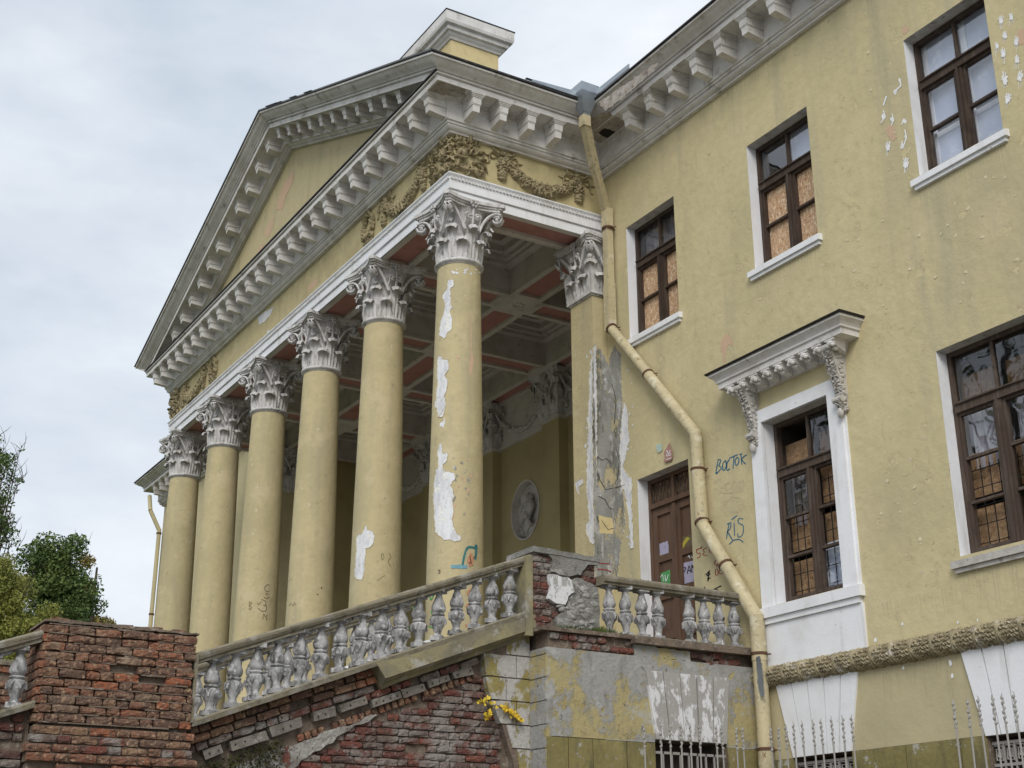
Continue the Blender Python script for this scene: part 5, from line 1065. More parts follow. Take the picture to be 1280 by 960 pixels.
# ================================================================ landing, stair, balustrades
LX = 3.048; LY = -.272; FX = 2.643
base_z = lambda y: -7.356+.378*(y+.397)
TH = math.atan(.378)
land = thing('entrance_landing', 'raised landing before the door with peeling grey and ochre plaster base', 'terrace', (1.5, 1.3, GZ))
def lb(mb, name, m, sm=False): o = mb.build(name, m, None); child(o, land); return o
BW = (1.25, 2.345, -10.3, -8.775)
def xwall(mb, x, y0, y1, z0, z1, h=None):
    ys = sorted({y0, y1, *([h[0], h[1]] if h else [])}); zs = sorted({z0, z1, *([h[2], h[3]] if h else [])}); ys = [y for y in ys if y0 <= y <= y1]; zs = [z for z in zs if z0 <= z <= z1]
    for i in range(len(ys)-1):
        for j in range(len(zs)-1):
            cy, cz = (ys[i]+ys[i+1])/2, (zs[j]+zs[j+1])/2
            if h and h[0] < cy < h[1] and h[2] < cz < h[3]: continue
            mb.quad((x, ys[i], zs[j]), (x, ys[i+1], zs[j]), (x, ys[i+1], zs[j+1]), (x, ys[i], zs[j+1]))
mb = MB(); xwall(mb, LX, LY, D, -8.805, -7.80, BW); mb.quad((-.35, LY, GZ), (LX, LY, GZ), (LX, LY, -7.80), (-.35, LY, -7.80)); lb(mb, 'wall', 'base_plaster')
mb = MB(); xwall(mb, LX-.06, LY+.06, D, -7.80, -7.60); mb.quad((0, LY+.06, -7.80), (LX-.06, LY+.06, -7.80), (LX-.06, LY+.06, -7.6), (0, LY+.06, -7.6)); mb.quad((0, LY, -7.80), (LX, LY, -7.80), (LX, D, -7.80), (0, D, -7.80)); lb(mb, 'brick_core', 'mortar')
mb = MB(); xwall(mb, LX-.015, LY, D, GZ, -8.805, BW); pl2 = lb(mb, 'plinth', 'mortar')
for (y0, y1) in ((LY-.01, .0), (.012, .34), (.352, .82), (.832, 1.24), (2.355, 2.9)):
    for (z0, z1) in ((-9.20, -8.815), (-9.6, -9.212)): MB().box(LX-.05, LX+.012, y0, y1, z0, z1).build('block', 'plinth_paint', pl2)
for (a, b, c, d) in ((BW[0], BW[0], 0, .3), (BW[1], BW[1], 0, .3)): lb(MB().quad((LX, a, BW[2]), (LX-.3, a, BW[2]), (LX-.3, a, BW[3]), (LX, a, BW[3])), 'reveal', 'mortar')
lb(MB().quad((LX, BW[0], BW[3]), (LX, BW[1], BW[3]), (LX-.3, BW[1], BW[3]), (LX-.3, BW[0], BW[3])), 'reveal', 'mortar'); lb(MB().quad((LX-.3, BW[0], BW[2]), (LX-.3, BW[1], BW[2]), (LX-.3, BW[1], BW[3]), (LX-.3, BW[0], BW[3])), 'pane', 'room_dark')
mat('worn_white', (.68, .685, .71), [((.36, .35, .335), 5.5, .475, .50, (1, 1, .5), 8), ((.52, .51, .5), 9, .6, .7)], .85, .4, 30, 8)
for mb in fan(1.125, 2.43, 1.243, 2.344, -7.966, -8.769, 5, lambda a, e, z: (LX-e, a, z), ''): lb(mb, 'wedge_stone', 'worn_white')
gk = MB(); gk.box(LX-.05, LX-.03, BW[0], BW[1], -8.93, -8.90)
for i in range(8): gk.box(LX-.05, LX-.03, BW[0]+.13*i, BW[0]+.13*i+.02, -10.3, -8.9)
lb(gk, 'window_grille', 'painted_iron')
sb_ = MB(); sb_.box(-.3, LX+.015, LY-.06, .95, -7.605, -7.558); sb_.box(2.7, LX+.09, .95, D-.002, -7.66, -7.575); sb_.box(-.3, 2.7, .95, D-.002, -7.615, -7.575); lb(sb_, 'floor_slab', 'mortar')
# ---- bricks
def brick_mesh(seed, m, L_=.252, H_=.078, W_=.12):
    rg = random.Random(seed); mb = MB(); nx, ny, nz = 2, 4, 3; idx = {}; vs = []; fs = []
    def vid(i, j, k):
        if (i, j, k) not in idx:
            x, y, z = (i/nx-.5)*W_, (j/ny-.5)*L_, (k/nz-.5)*H_
            ed = (i in (0, nx))+(j in (0, ny))+(k in (0, nz)); s_ = .0018*ed if ed > 1 else 0
            x -= math.copysign(s_*rg.uniform(.3, 1.8), x); y -= math.copysign(s_*rg.uniform(.3, 1.8), y); z -= math.copysign(s_*rg.uniform(.3, 1.8), z)
            if ed >= 2 and i == nx and rg.random() < .30: x -= rg.uniform(.004, .016); z *= rg.uniform(.86, 1); y *= rg.uniform(.96, 1)
            if i == nx: x += rg.uniform(-.005, .004)
            idx[(i, j, k)] = len(vs); vs.append((x, y, z))
        return idx[(i, j, k)]
    for j in range(ny):
        for k in range(nz):
            fs.append((vid(nx, j, k), vid(nx, j+1, k), vid(nx, j+1, k+1), vid(nx, j, k+1))); fs.append((vid(0, j, k), vid(0, j, k+1), vid(0, j+1, k+1), vid(0, j+1, k)))
    for i in range(nx):
        for j in range(ny): fs.append((vid(i, j, nz), vid(i+1, j, nz), vid(i+1, j+1, nz), vid(i, j+1, nz))); fs.append((vid(i, j, 0), vid(i, j+1, 0), vid(i+1, j+1, 0), vid(i+1, j, 0)))
        for k in range(nz): fs.append((vid(i, 0, k), vid(i+1, 0, k), vid(i+1, 0, k+1), vid(i, 0, k+1))); fs.append((vid(i, ny, k), vid(i, ny, k+1), vid(i+1, ny, k+1), vid(i+1, ny, k)))
    mb.add(vs, fs); return mb.mesh('brick', m)
BMo = [brick_mesh(s_, 'old_brick') for s_ in range(8)]; BMf = [brick_mesh(20+s_, 'flank_brick') for s_ in range(8)]
def brick(par, ms, x, y, z, ln=.245, rot=0., hs=1.0, tilt=0.):
    o = bpy.data.objects.new('brick', random.choice(ms)); COL.objects.link(o)
    o.location = (x-.06, y, z); o.rotation_euler = (rot, tilt, random.uniform(-.02, .02)); o.scale = (1, ln/.252, hs)
    if par.type == 'EMPTY': child(o, par)
    else: o.parent = par
    return o
def brick_field(par, ms, xf, y0, y1, z0, z1, inside=None, ch=.083, ln=.262, miss=.03, dep=.007, headers=.25):
    r = 0; z = z1-ch/2
    while z > z0:
        y = y0-random.uniform(0, ln)
        while y < y1:
            l_ = ln if random.random() > headers else ln*.5
            a, b = max(y, y0), min(y+l_, y1)
            if b-a > .05 and (inside is None or inside((a+b)/2, z)) and random.random() > miss:
                brick(par, ms, xf+random.uniform(-dep, dep)-(random.uniform(.01, .016) if random.random() < .12 else 0), (a+b)/2, z+random.uniform(-.004, .004), b-a-random.uniform(.004, .012), random.uniform(-.02, .02), random.uniform(.94, 1.06))
            y += l_
        z -= ch; r += 1
random.seed(5)
for y in np.arange(-.14, 1.0, .135):
    if random.random() < .85: brick(land, BMf, LX-.015+random.uniform(-.02, .015), y, -7.655, .12)
    if .1 < y: brick(land, BMf, LX-.01+random.uniform(-.02, .01), y+.05, -7.745, .12)
for (y, z, r_) in ((1.95, -7.72, -.02), (2.12, -7.735, -.05), (2.27, -7.70, .12), (2.4, -7.77, -.18), (2.2, -7.80, .03), (2.55, -7.76, .2)): brick(land, BMf, LX+.0, y, z, .2, r_)
pz = MB(); pz.prism(ragged([(1.0, -7.66), (1.85, -7.68), (1.85, -7.80), (1.0, -7.80)], .012, .05), lambda p, k: (LX-.06+(.056 if k else 0), p[0], p[1])); lb(pz, 'plaster_strip', 'base_plaster')

# plaster faced pier at the head of the stair
px0, px1, py0, py1, pz0, pz1 = 2.33, 2.90, -.345, .585, -7.555, -6.60
pier = thing('stair_pier', 'square pier with crumbling grey render and exposed red brick at the stair head', 'pier', (2.6, .1, pz0))
o = MB().box(px0, px1-.05, py0+.02, py1-.02, pz0, pz1-.05).build('core', 'mortar', None); child(o, pier)
def plate(par, name, pts, m, x0, x1, amp=.012, steps=.05):
    mb = MB(); q_ = ragged(pts, amp, steps); mb.prism(q_, lambda p, k: (x1 if k else x0, p[0], p[1])); o = mb.build(name, m, None); child(o, par) if par.type == 'EMPTY' else setattr(o, 'parent', par); return o
brick_field(pier, BMf, px1-.02, py0, -.08, pz0+.02, pz1, None, .08, .25, .02, .01, .5)
brick_field(pier, BMf, px1-.02, .33, py1, -6.98, -6.70, None, .08, .25, .0, .01, .5)
brick_field(pier, BMf, px1-.03, -.08, .22, -7.5, -7.25, None, .08, .25, .1, .01, .5)
mat('pier_render', (.24, .235, .22), [((.15, .145, .13), 5, .45, .65), ((.38, .37, .355), 4, .54, .62), ((.09, .085, .075), 9, .62, .72)], .95, .9, 30, 9)
plate(pier, 'render', [(-.16, pz1-.02), (py1+.01, pz1-.02), (py1+.01, -6.70), (.42, -6.72), (.32, -6.86), (.12, -6.90), (-.10, -6.87), (-.08, -6.72)], 'pier_render', px1-.06, px1+.02)
plate(pier, 'render', [(-.14, -6.90), (.12, -6.915), (.20, -6.96), (.22, -7.08), (.13, -7.15), (.08, -7.25), (-.06, -7.25), (-.15, -7.2), (-.12, -7.05)], 'worn_white', px1-.06, px1+.03)
plate(pier, 'render', [(.20, -6.93), (.34, -6.90), (py1+.005, -6.99), (py1+.005, pz0), (-.05, pz0), (-.03, -7.40), (.1, -7.28), (.14, -7.17), (.23, -7.08)], 'pier_render', px1-.06, px1+.005, .015)
mat('stone_lump', (.33, .325, .31), [((.2, .195, .18), 8, .45, .65), ((.45, .44, .43), 9, .56, .66)], .95, .9, 30, 9)
lm = []
for s_ in range(4):
    rg = random.Random(s_); mb = MB(); mb.blob((0, 0, 0), .03, .055, .035, 8, 5); mb.v = [tuple(c*rg.uniform(.75, 1.2) for c in v) for v in mb.v]; lm.append(mb.mesh('rubble_stone', 'stone_lump'))
for i in range(34):
    o = use('rubble_stone', random.choice(lm), None, (px1-.005, random.uniform(.0, py1-.04), random.uniform(-7.5, -7.0)), (random.uniform(-.4, .4), 0, 0), (1, random.uniform(.7, 1.4), random.uniform(.7, 1.3))); child(o, pier)
ctop = MB(); ctop.prism(ragged([(py0-.02, pz1-.05), (py1+.02, pz1-.075), (py1+.02, pz1-.02), (py0-.02, pz1+.015)], .006, .06), lambda p, k: (px1+.03 if k else px0-.03, p[0], p[1])); child(ctop.build('cap', 'pier_render', None), pier)
child(MB().box(px1-.30, px1-.02, py0-.10, py0, pz0-.1, pz1-.1).build('end_block', 'string_stone', None), pier)

# baluster: double vase with carved leaves
def bal_mesh(seed=0):
    rgb_ = random.Random(seed); mb = MB(); h = .555; s_ = 1.0
    pr = [(.050, .03), (.040, .05), (.034, .07), (.044, .11), (.060, .155), (.074, .20), (.078, .225), (.066, .25), (.050, .258), (.060, .264), (.066, .276), (.060, .288), (.048, .294), (.062, .310), (.071, .335), (.069, .365), (.056, .41), (.041, .455), (.031, .49), (.030, .505), (.044, .515), (.050, .528)]
    def md(r, z, a):
        if .09 < z < .25: return r*(1+.10*abs(math.cos(a*3+ (z-.1)*6))**.6-.06)
        if .33 < z < .5: return r*(1+.04*math.cos(a*6))
        return r
    mb.lathe(pr, n=24, mod=md); mb.box(-.062, .062, -.062, .062, -.02, .032); mb.box(-.066, .066, -.066, .066, .528, h+.02)
    for k in range(6):
        a = 2*math.pi*k/6
        mb.tube([(.074*math.cos(a-.34), .074*math.sin(a-.34), .235), (.080*math.cos(a), .080*math.sin(a), .17), (.074*math.cos(a+.34), .074*math.sin(a+.34), .235)], .010, 5)
        mb.blob((.072*math.cos(a), .072*math.sin(a), .195), .016, .016, .04, 5, 4)
    cz_ = rgb_.uniform(.1, .45); ca_ = rgb_.uniform(0, 6.28); new = []
    for (x, y, z) in mb.v:
        k_ = 1-.32*max(0, 1-math.hypot((z-cz_)/.06, (math.atan2(y, x)-ca_+9.42) % 6.283-3.1416)*.9); new.append((x*k_+rgb_.gauss(0, .0016), y*k_+rgb_.gauss(0, .0016), z+rgb_.gauss(0, .0012)))
    mb.v = new
    me = mb.mesh('baluster', 'baluster_stone'); me.polygons.foreach_set('use_smooth', [True]*len(me.polygons)); me.set_sharp_from_angle(angle=math.radians(45)); return me
BALM = [bal_mesh(s_) for s_ in range(7)]
def slope_bar(par, name, m, x0, x1, y0, y1, zo, prof=None, extra=0):
    """sloping member; prof = list of (x, dz) section"""
    prof = prof or [(x0, zo[0]), (x1, zo[0]), (x1, zo[1]), (x0, zo[1])]
    mb = MB(); n = len(prof); ns = max(2, int(abs(y1-y0)/.3)); vs = []
    rg = random.Random(int(abs(y0*100)))
    for i in range(ns+1):
        y = y0+(y1-y0)*i/ns
        for (x, dz) in prof: vs.append((x+rg.uniform(-.004, .004), y, base_z(y)+dz+extra+rg.uniform(-.004, .004)))
    mb.add(vs, [(i*n+k, i*n+(k+1) % n, (i+1)*n+(k+1) % n, (i+1)*n+k) for i in range(ns) for k in range(n)]+[tuple(range(n)), tuple(range(ns*n, ns*n+n))[::-1]])
    o = mb.build(name, m, None); child(o, par); return o
def balustrade(xc, y0, y1, ys, name, label, extra=0.):
    t = thing(name, label, 'balustrade', (xc, (y0+y1)/2, base_z((y0+y1)/2)), 'stone balustrades of the entrance stair')
    for y in ys:
        o = use('baluster', random.choice(BALM), None, (xc, y, base_z(y)+extra+.005), (random.uniform(-.03, .03), random.uniform(-.02, .02), random.uniform(0, 6)), (1.16, 1.16, random.uniform(.98, 1.03))); child(o, t)
    slope_bar(t, 'hand_rail', 'rail_stone', 0, 0, y0, y1, None, [(xc-.13, .555), (xc+.10, .555), (xc+.10, .585), (xc+.125, .595), (xc+.14, .625), (xc+.14, .650), (xc+.10, .672), (xc-.10, .672), (xc-.15, .64), (xc-.15, .6)], extra)
    slope_bar(t, 'base_rail', 'rail_stone', 0, 0, y0, y1, None, [(xc-.16, -.07), (xc+.13, -.07), (xc+.14, -.02), (xc+.12, 0), (xc-.15, 0)], extra)
    for i in range(len(ys)-1):       # blocks under the hand rail between the balusters
        y = (ys[i]+ys[i+1])/2; mb = MB(); h = .055
        mb.hexa([(xc-.04, y-h, base_z(y-h)+extra+.525), (xc+.04, y-h, base_z(y-h)+extra+.525), (xc+.04, y+h, base_z(y+h)+extra+.525), (xc-.04, y+h, base_z(y+h)+extra+.525), (xc-.04, y-h, base_z(y-h)+extra+.556), (xc+.04, y-h, base_z(y-h)+extra+.556), (xc+.04, y+h, base_z(y+h)+extra+.556), (xc-.04, y+h, base_z(y+h)+extra+.556)])
        child(mb.build('spacer', 'baluster_stone', None), t)
    return t
YS = [-.58-.238*k for k in range(16)]
near = balustrade(2.72, -.34, -4.36, YS, 'stair_balustrade', 'weathered grey balustrade sloping down from render faced pier to brick pier')
balustrade(-.25, -.34, -4.36, [y+.1 for y in YS], 'stair_balustrade', 'rear parallel balustrade seen through the gaps of the front stair balusters')
LOWX = .676
low = balustrade(2.72, -5.9, -8.4, [-6.07-.255*k for k in range(9)], 'stair_balustrade', 'short balustrade stretch at the left picture edge below the brick pier', LOWX)
# level balustrade of the landing
lbx = 2.93
lt_ = thing('landing_balustrade', 'level grey balustrade between render faced pier and door wall', 'balustrade', (lbx, 1.6, -7.57))
for k in range(9):
    y = .72+.245*k
    if k == 4: continue
    o = use('baluster', random.choice(BALM), None, (lbx, y, -7.545), (0, 0, random.uniform(0, 6)), (1.14, 1.14, 1.06)); child(o, lt_)
mb = MB(); sweep(mb, [(lbx, .585), (lbx, 2.72)], [(-.12, -6.96), (.09, -6.96), (.09, -6.935), (.12, -6.925), (.13, -6.89), (.13, -6.87), (.09, -6.845), (-.09, -6.845), (-.13, -6.87)], closed=True); child(mb.build('hand_rail', 'rail_stone', None), lt_)
mb = MB(); mb.box(lbx-.12, lbx+.11, .585, 2.85, -7.576, -7.545); child(mb.build('base_rail', 'rail_stone', None), lt_)

# ---- the stair itself
stair = thing('entrance_stair', 'ruined entrance stair flank of brick with hollow grey blocks under the balustrade', 'staircase', (1.2, -3, GZ))
def sbb(mb, name, m): o = mb.build(name, m, None); child(o, stair); return o
nst = 11
for k in range(nst):
    y1_ = -.40-k*.36; z_ = FZ-.04-k*.136; sbb(MB().box(-.279, 2.419, y1_-.38, y1_, z_-.14, z_), 'step', 'pale_stone')
sbb(MB().box(-.40, 2.56, -5.95, -4.34, -9.2, -9.04), 'half_landing', 'pale_stone')
for k in range(7): y1_ = -5.95-k*.36; z_ = -9.04-k*.136-.136; sbb(MB().box(-.40, 2.56, y1_-.38, y1_, z_-.14, z_), 'step', 'pale_stone')
# solid body: upper edge follows the slope
mb = MB(); mb.prism([(-.27, GZ), (-.27, base_z(-.27)-.32), (-4.34, base_z(-4.34)-.32), (-4.34, GZ)], lambda p, k: (2.42 if k else -.28, p[0], p[1])); sbb(mb, 'stair_core', 'mortar')
for xa_, xb_ in ((2.42, 2.56), (-.40, -.28)): mb = MB(); mb.prism([(-.27, GZ), (-.27, base_z(-.27)-.075), (-4.34, base_z(-4.34)-.075), (-4.34, GZ)], lambda p, k: (xb_ if k else xa_, p[0], p[1])); sbb(mb, 'flank_core', 'mortar')
# lower flank core stands further back (recess under the sloping courses is real)
SLP = [(-2.28, 'left'), (-.35, 'right')]
# yellow string course, broken off towards the left
strg = MB()
def szp(y, dz): return base_z(y)+dz
ya, yb = -.30, -2.24; n_ = 8; vs = []
sec_ = [(2.50, -.07), (2.86, -.07), (2.865, -.235), (2.83, -.25), (2.80, -.27), (2.74, -.285), (2.70, -.33), (2.50, -.33)]
for i in range(n_+1):
    y = ya+(yb-ya)*i/n_
    for j, (x, dz) in enumerate(sec_): vs.append((x, y+(.16*max(0, (-dz-.07)/.26)-.11 if i == n_ else 0)+random.uniform(-.01, .01)*(i == n_), szp(y, dz)))
m_ = len(sec_); strg.add(vs, [(i*m_+k, i*m_+(k+1) % m_, (i+1)*m_+(k+1) % m_, (i+1)*m_+k) for i in range(n_) for k in range(m_)]+[tuple(range(m_)), tuple(range(n_*m_, n_*m_+m_))[::-1]])
sbb(strg, 'string_course', 'string_stone')
random.seed(9)
def sloped_row(y0, y1, dz, x, ms, ln=.262, h=1.0, miss=.05):
    y = y0
    while y > y1:
        l_ = ln*random.choice((1, 1, .5)); yc = y-l_/2*math.cos(TH)
        if random.random() > miss: brick(stair, ms, x+random.uniform(-.025, .012), yc, base_z(yc)+dz+random.uniform(-.006, .006), l_-.014, TH+random.uniform(-.03, .03), h)
        y -= l_*math.cos(TH)
for dz in (-.115, -.205, -.295): sloped_row(-2.27, -4.32, dz, 2.70-.03*(dz < -.25), BMo if dz > -.25 else BMf)
sloped_row(-.95, -2.42, -.385, 2.66, BMf)
def hollow_block(y, dz, ln, h, x, rot=0):
    mb = MB(); mb.box(-.09, 0, -ln/2, ln/2, -h/2, h/2); mb.v = [(a+random.uniform(-.01, .008), b+random.uniform(-.012, .012), c+random.uniform(-.012, .012)) for a, b, c in mb.v]
    o = mb.build('hollow_block', 'grey_block', None); o.location = (x, y, base_z(y)+dz); o.rotation_euler = (TH+rot, 0, 0); child(o, stair)
    hb = MB(); k = max(2, int(ln/.085))
    for i in range(k):
        if random.random() < .65: yy = -ln/2+ln*(i+.5)/k; hb.tube([(.0085, yy, 0), (.0105, yy, 0)], .0095, 8)
    if hb.v: hb.build('painted_hole', 'hole_dark', o)  # dark discs on the face, painted for the shade inside the openings
for (y, ln) in ((-4.05, .2), (-3.68, .42), (-3.28, .36), (-2.85, .26), (-2.52, .34), (-2.12, .36), (-1.78, .3), (-1.47, .28), (-1.15, .26)):
    left = y < -2.3; hollow_block(y, -.40 if left else -.475, ln, .095 if left else .085, 2.67 if left else 2.66, random.uniform(-.03, .03))
random.seed(10)
y = -.98
while y > -3.2:      # thin headers on edge below the blocks
    if random.random() > .12: brick(stair, BMo, 2.63+random.uniform(-.02, .01), y, base_z(y)-.565, .066, TH, 1.0)
    y -= .078
def under(y, z): return z < base_z(y)-.63
brick_field(stair, BMf, 2.605, -3.6, -.62, -9.5, -7.9, under, .080, .26, .03, .008, .3)
mat('lime', (.36, .345, .325), [((.22, .20, .18), 4, .44, .62), ((.50, .49, .47), 8, .54, .66), ((.10, .09, .08), 9, .58, .70), ((.20, .08, .06), 5, .62, .66)], .95, 1.0, 14, 10, bdist=.05)
# lime crust running along the top of the horizontal courses
cr_ = MB(); top_ = [(-4.25, base_z(-4.25)-.62), (-3.4, base_z(-3.4)-.60), (-2.7, base_z(-2.7)-.60), (-2.2, base_z(-2.2)-.605)]; bot_ = [(-2.25, base_z(-2.25)-.62), (-2.6, base_z(-2.6)-.68), (-3.0, base_z(-3.0)-.80), (-3.3, base_z(-3.3)-.9), (-4.3, -9.6)]
cr_.prism(ragged(top_+bot_, .02, .07), lambda p, k: (2.622 if k else 2.5, p[0], p[1])); sbb(cr_, 'lime_crust', 'lime')
cr_ = MB(); 0 and cr_.prism(ragged([(-2.3, -8.98), (-1.9, -8.95), (-1.4, -8.97), (-1.1, -9.02), (-1.0, -9.3), (-1.3, -9.6), (-2.6, -9.6), (-2.7, -9.2)], .03, .06), lambda p, k: (2.612 if k else 2.5, p[0], p[1]))
# rusticated corner stones at the head of the flank, broken edge to the left
edge = [(-7.70, -.98), (-7.84, -.93), (-7.97, -.84), (-8.10, -.86), (-8.24, -.90), (-8.33, -.84), (-8.47, -.77), (-8.60, -.70), (-8.80, -.60), (-8.95, -.50), (-9.15, -.42), (-9.5, -.38)]
def ey(z): return float(np.interp(-z, [-e_[0] for e_ in edge], [e_[1] for e_ in edge]))
zs_ = [-7.60, -7.87, -8.135, -8.40, -8.665, -8.93, -9.195, -9.46]
for i in range(len(zs_)-1):
    za, zb = zs_[i]-.008, zs_[i+1]+.008; yr = LY-.004; jt = -.46 if i % 2 else -.60
    parts = [(jt+.006, yr)] + ([(None, jt-.006)] if ey((za+zb)/2) < jt-.06 else [])
    for (l_, r_) in parts:
        L_t = ey(za) if l_ is None else max(l_, ey(za)); L_b = ey(zb) if l_ is None else max(l_, ey(zb))
        poly = [(L_t, za), (r_, za), (r_, zb), (L_b, zb)]
        if L_t >= r_-.02: continue
        cap_ = lambda y: base_z(y)-.30
        poly = [(y, min(z, cap_(y))) for (y, z) in poly]
        if poly[0][1]-poly[3][1] < .03: continue
        mb = MB(); q_ = ragged(poly, .006, .06) if l_ is None else poly; mb.prism(q_, lambda p, k: (FX+.045 if k else FX-.08, p[0], p[1])); sbb(mb, 'quoin_stone', 'block_plaster')
mb = MB(); mb.box(FX-.09, FX+.032, -.78, LY, -9.5, -7.7); sbb(MB().prism([(ey(-7.75)+.05, -7.75), (LY, -7.68), (LY, -9.5), (ey(-9.5)+.03, -9.5), (ey(-8.6)+.03, -8.6), (ey(-8.1)+.03, -8.1)], lambda p, k: (FX+.03 if k else FX-.09, p[0], p[1])), 'quoin_bed', 'mortar')
for i in range(len(zs_)-1):      # return face of the landing corner
    za, zb = zs_[i]-.02, zs_[i+1]-.004
    if za > -7.8: za = -7.81
    lb(MB().box(FX+.05, LX+.002, LY-.012, LY+.05, zb, za), 'quoin_stone', 'base_plaster')
# ---- brick pier at the foot of the upper flight
bp_ = thing('brick_pier', 'broad crumbling red brick pier with stepped foot at lower left', 'pier', (2.6, -5.1, GZ))
BX = 2.90
o = MB().box(2.25, BX-.075, -5.86, -4.40, GZ, -8.05).build('core', 'mortar', None); child(o, bp_)
random.seed(3)
brick_field(bp_, BMo, BX, -5.875, -4.385, -8.98, -8.035, None, .084, .262, .05, .012, .4)
bj = MB()
for k in range(12):
    zj = -8.035-.084*k; y_ = -5.86
    while y_ < -4.42:
        l_ = random.uniform(.05, .3); e_ = min(y_+l_, -4.41); t_ = random.uniform(.003, .010)
        if random.random() < .8: bj.box(BX-.08, BX+random.uniform(-.022, .002), y_, e_, zj-t_, zj+t_)
        y_ = e_+.001
bjo = child(bj.build('mortar_bed', 'mortar', None), bp_); bjo['kind'] = 'stuff'
for k, (zz, ex, x_) in enumerate(((-9.03, .02, BX+.015), (-9.115, .06, BX+.035), (-9.20, .10, BX+.05), (-9.285, .07, BX+.075), (-9.37, .05, BX+.03), (-9.455, .03, BX+.02), (-9.54, .03, BX))):
    y = -5.88-ex; y1_ = -4.42+ex*.5
    child(MB().box(2.3, x_-.05, y+.01, y1_-.01, zz-.042, zz+.042).build('core', 'mortar', None), bp_)
    while y < y1_:
        l_ = random.choice((.262, .262, .13)); 
        if random.random() > .08: brick(bp_, BMf if k in (1, 2) and random.random() < .4 else BMo, x_+random.uniform(-.02, .015), min(y+l_/2, y1_-.05), zz, l_-.014, random.uniform(-.03, .03))
        y += l_
for i in range(5): brick(bp_, BMo, BX-.02+random.uniform(-.03, .01), -5.75+i*.3+random.uniform(-.05, .05), -7.985+random.uniform(-.01, .008), random.uniform(.1, .24), random.uniform(-.06, .06), random.uniform(.35, .6))
for zz in np.arange(-8.08, -9.0, -.084):      # end bricks on the left return
    for xx in (2.80, 2.55, 2.35): o = bpy.data.objects.new('brick', random.choice(BMo)); COL.objects.link(o); o.location = (xx-.05, -5.845+random.uniform(-.01, .01), zz); o.rotation_euler = (0, 0, math.pi/2); o.scale = (1, .9, 1); child(o, bp_)
ct = MB(); q_ = ragged([(-5.91, -8.015), (-4.37, -8.015), (-4.36, -7.998), (-4.9, -7.985), (-5.6, -7.982), (-5.90, -7.99)], .006, .04); ct.prism(q_, lambda p, k: (BX-.02 if k else 2.2, p[0], p[1])); child(ct.build('cap', 'mortar', None), bp_)
child(MB().box(2.6, 2.87, -4.385, -4.35, -8.88, -8.20).build('end_block', 'rail_stone', None), bp_)

# lower flank to the left of the pier
random.seed(4)
child(MB().prism([(-5.9, GZ), (-5.9, base_z(-5.9)+LOWX-.07), (-8.6, base_z(-8.6)+LOWX-.07), (-8.6, GZ)], lambda p, k: (2.70 if k else -.4, p[0], p[1])).build('flank_core', 'mortar', None), stair)
brick_field(stair, BMf, 2.76, -6.75, -5.95, -9.6, -8.80, lambda y, z: z < base_z(y)+LOWX-.09, .084, .262, .06, .03, .3)
# pier and flank on the far side of the stair
fp_ = thing('brick_pier', 'rear red brick pier glimpsed between the leftmost balusters', 'pier', (-.25, -5.1, GZ))
child(MB().box(-.6, -.06, -5.86, -4.40, GZ, -8.02).build('core', 'mortar', None), fp_); brick_field(fp_, BMo, -.01, -5.875, -4.385, -9.3, -8.035, None, .084, .262, .03, .012, .1)
child(MB().box(-.65, .02, -5.93, -4.35, -8.03, -7.97).build('cap', 'rail_stone', None), fp_)

# ================================================================ plants
def leaf_cloud(name, m, centers, n, size, par=None, flat=0., seed=1):
    """centers: list of (x,y,z,rx,ry,rz,weight)"""
    rg = np.random.default_rng(seed); w_ = np.array([c[6] for c in centers]); w_ = w_/w_.sum()
    ci = rg.choice(len(centers), n, p=w_); C_ = np.array(centers)[ci]
    d = rg.normal(size=(n, 3)); d /= np.linalg.norm(d, axis=1)[:, None]; rr = rg.random(n)**.42
    P_ = C_[:, :3]+d*rr[:, None]*C_[:, 3:6]
    a = rg.normal(size=(n, 3)); a /= np.linalg.norm(a, axis=1)[:, None]; b = rg.normal(size=(n, 3)); b -= (a*b).sum(1)[:, None]*a; b /= np.linalg.norm(b, axis=1)[:, None]
    s_ = size*(.6+.8*rg.random(n))[:, None]
    V = np.stack([P_-a*s_, P_+b*s_*.5, P_+a*s_, P_-b*s_*.5], 1).reshape(-1, 3)
    me = bpy.data.meshes.new(name); me.from_pydata(V.tolist(), [], np.arange(4*n).reshape(-1, 4).tolist()); me.materials.append(MATS[m])
    o = bpy.data.objects.new(name, me); COL.objects.link(o)
    if par is not None: child(o, par)
    return o
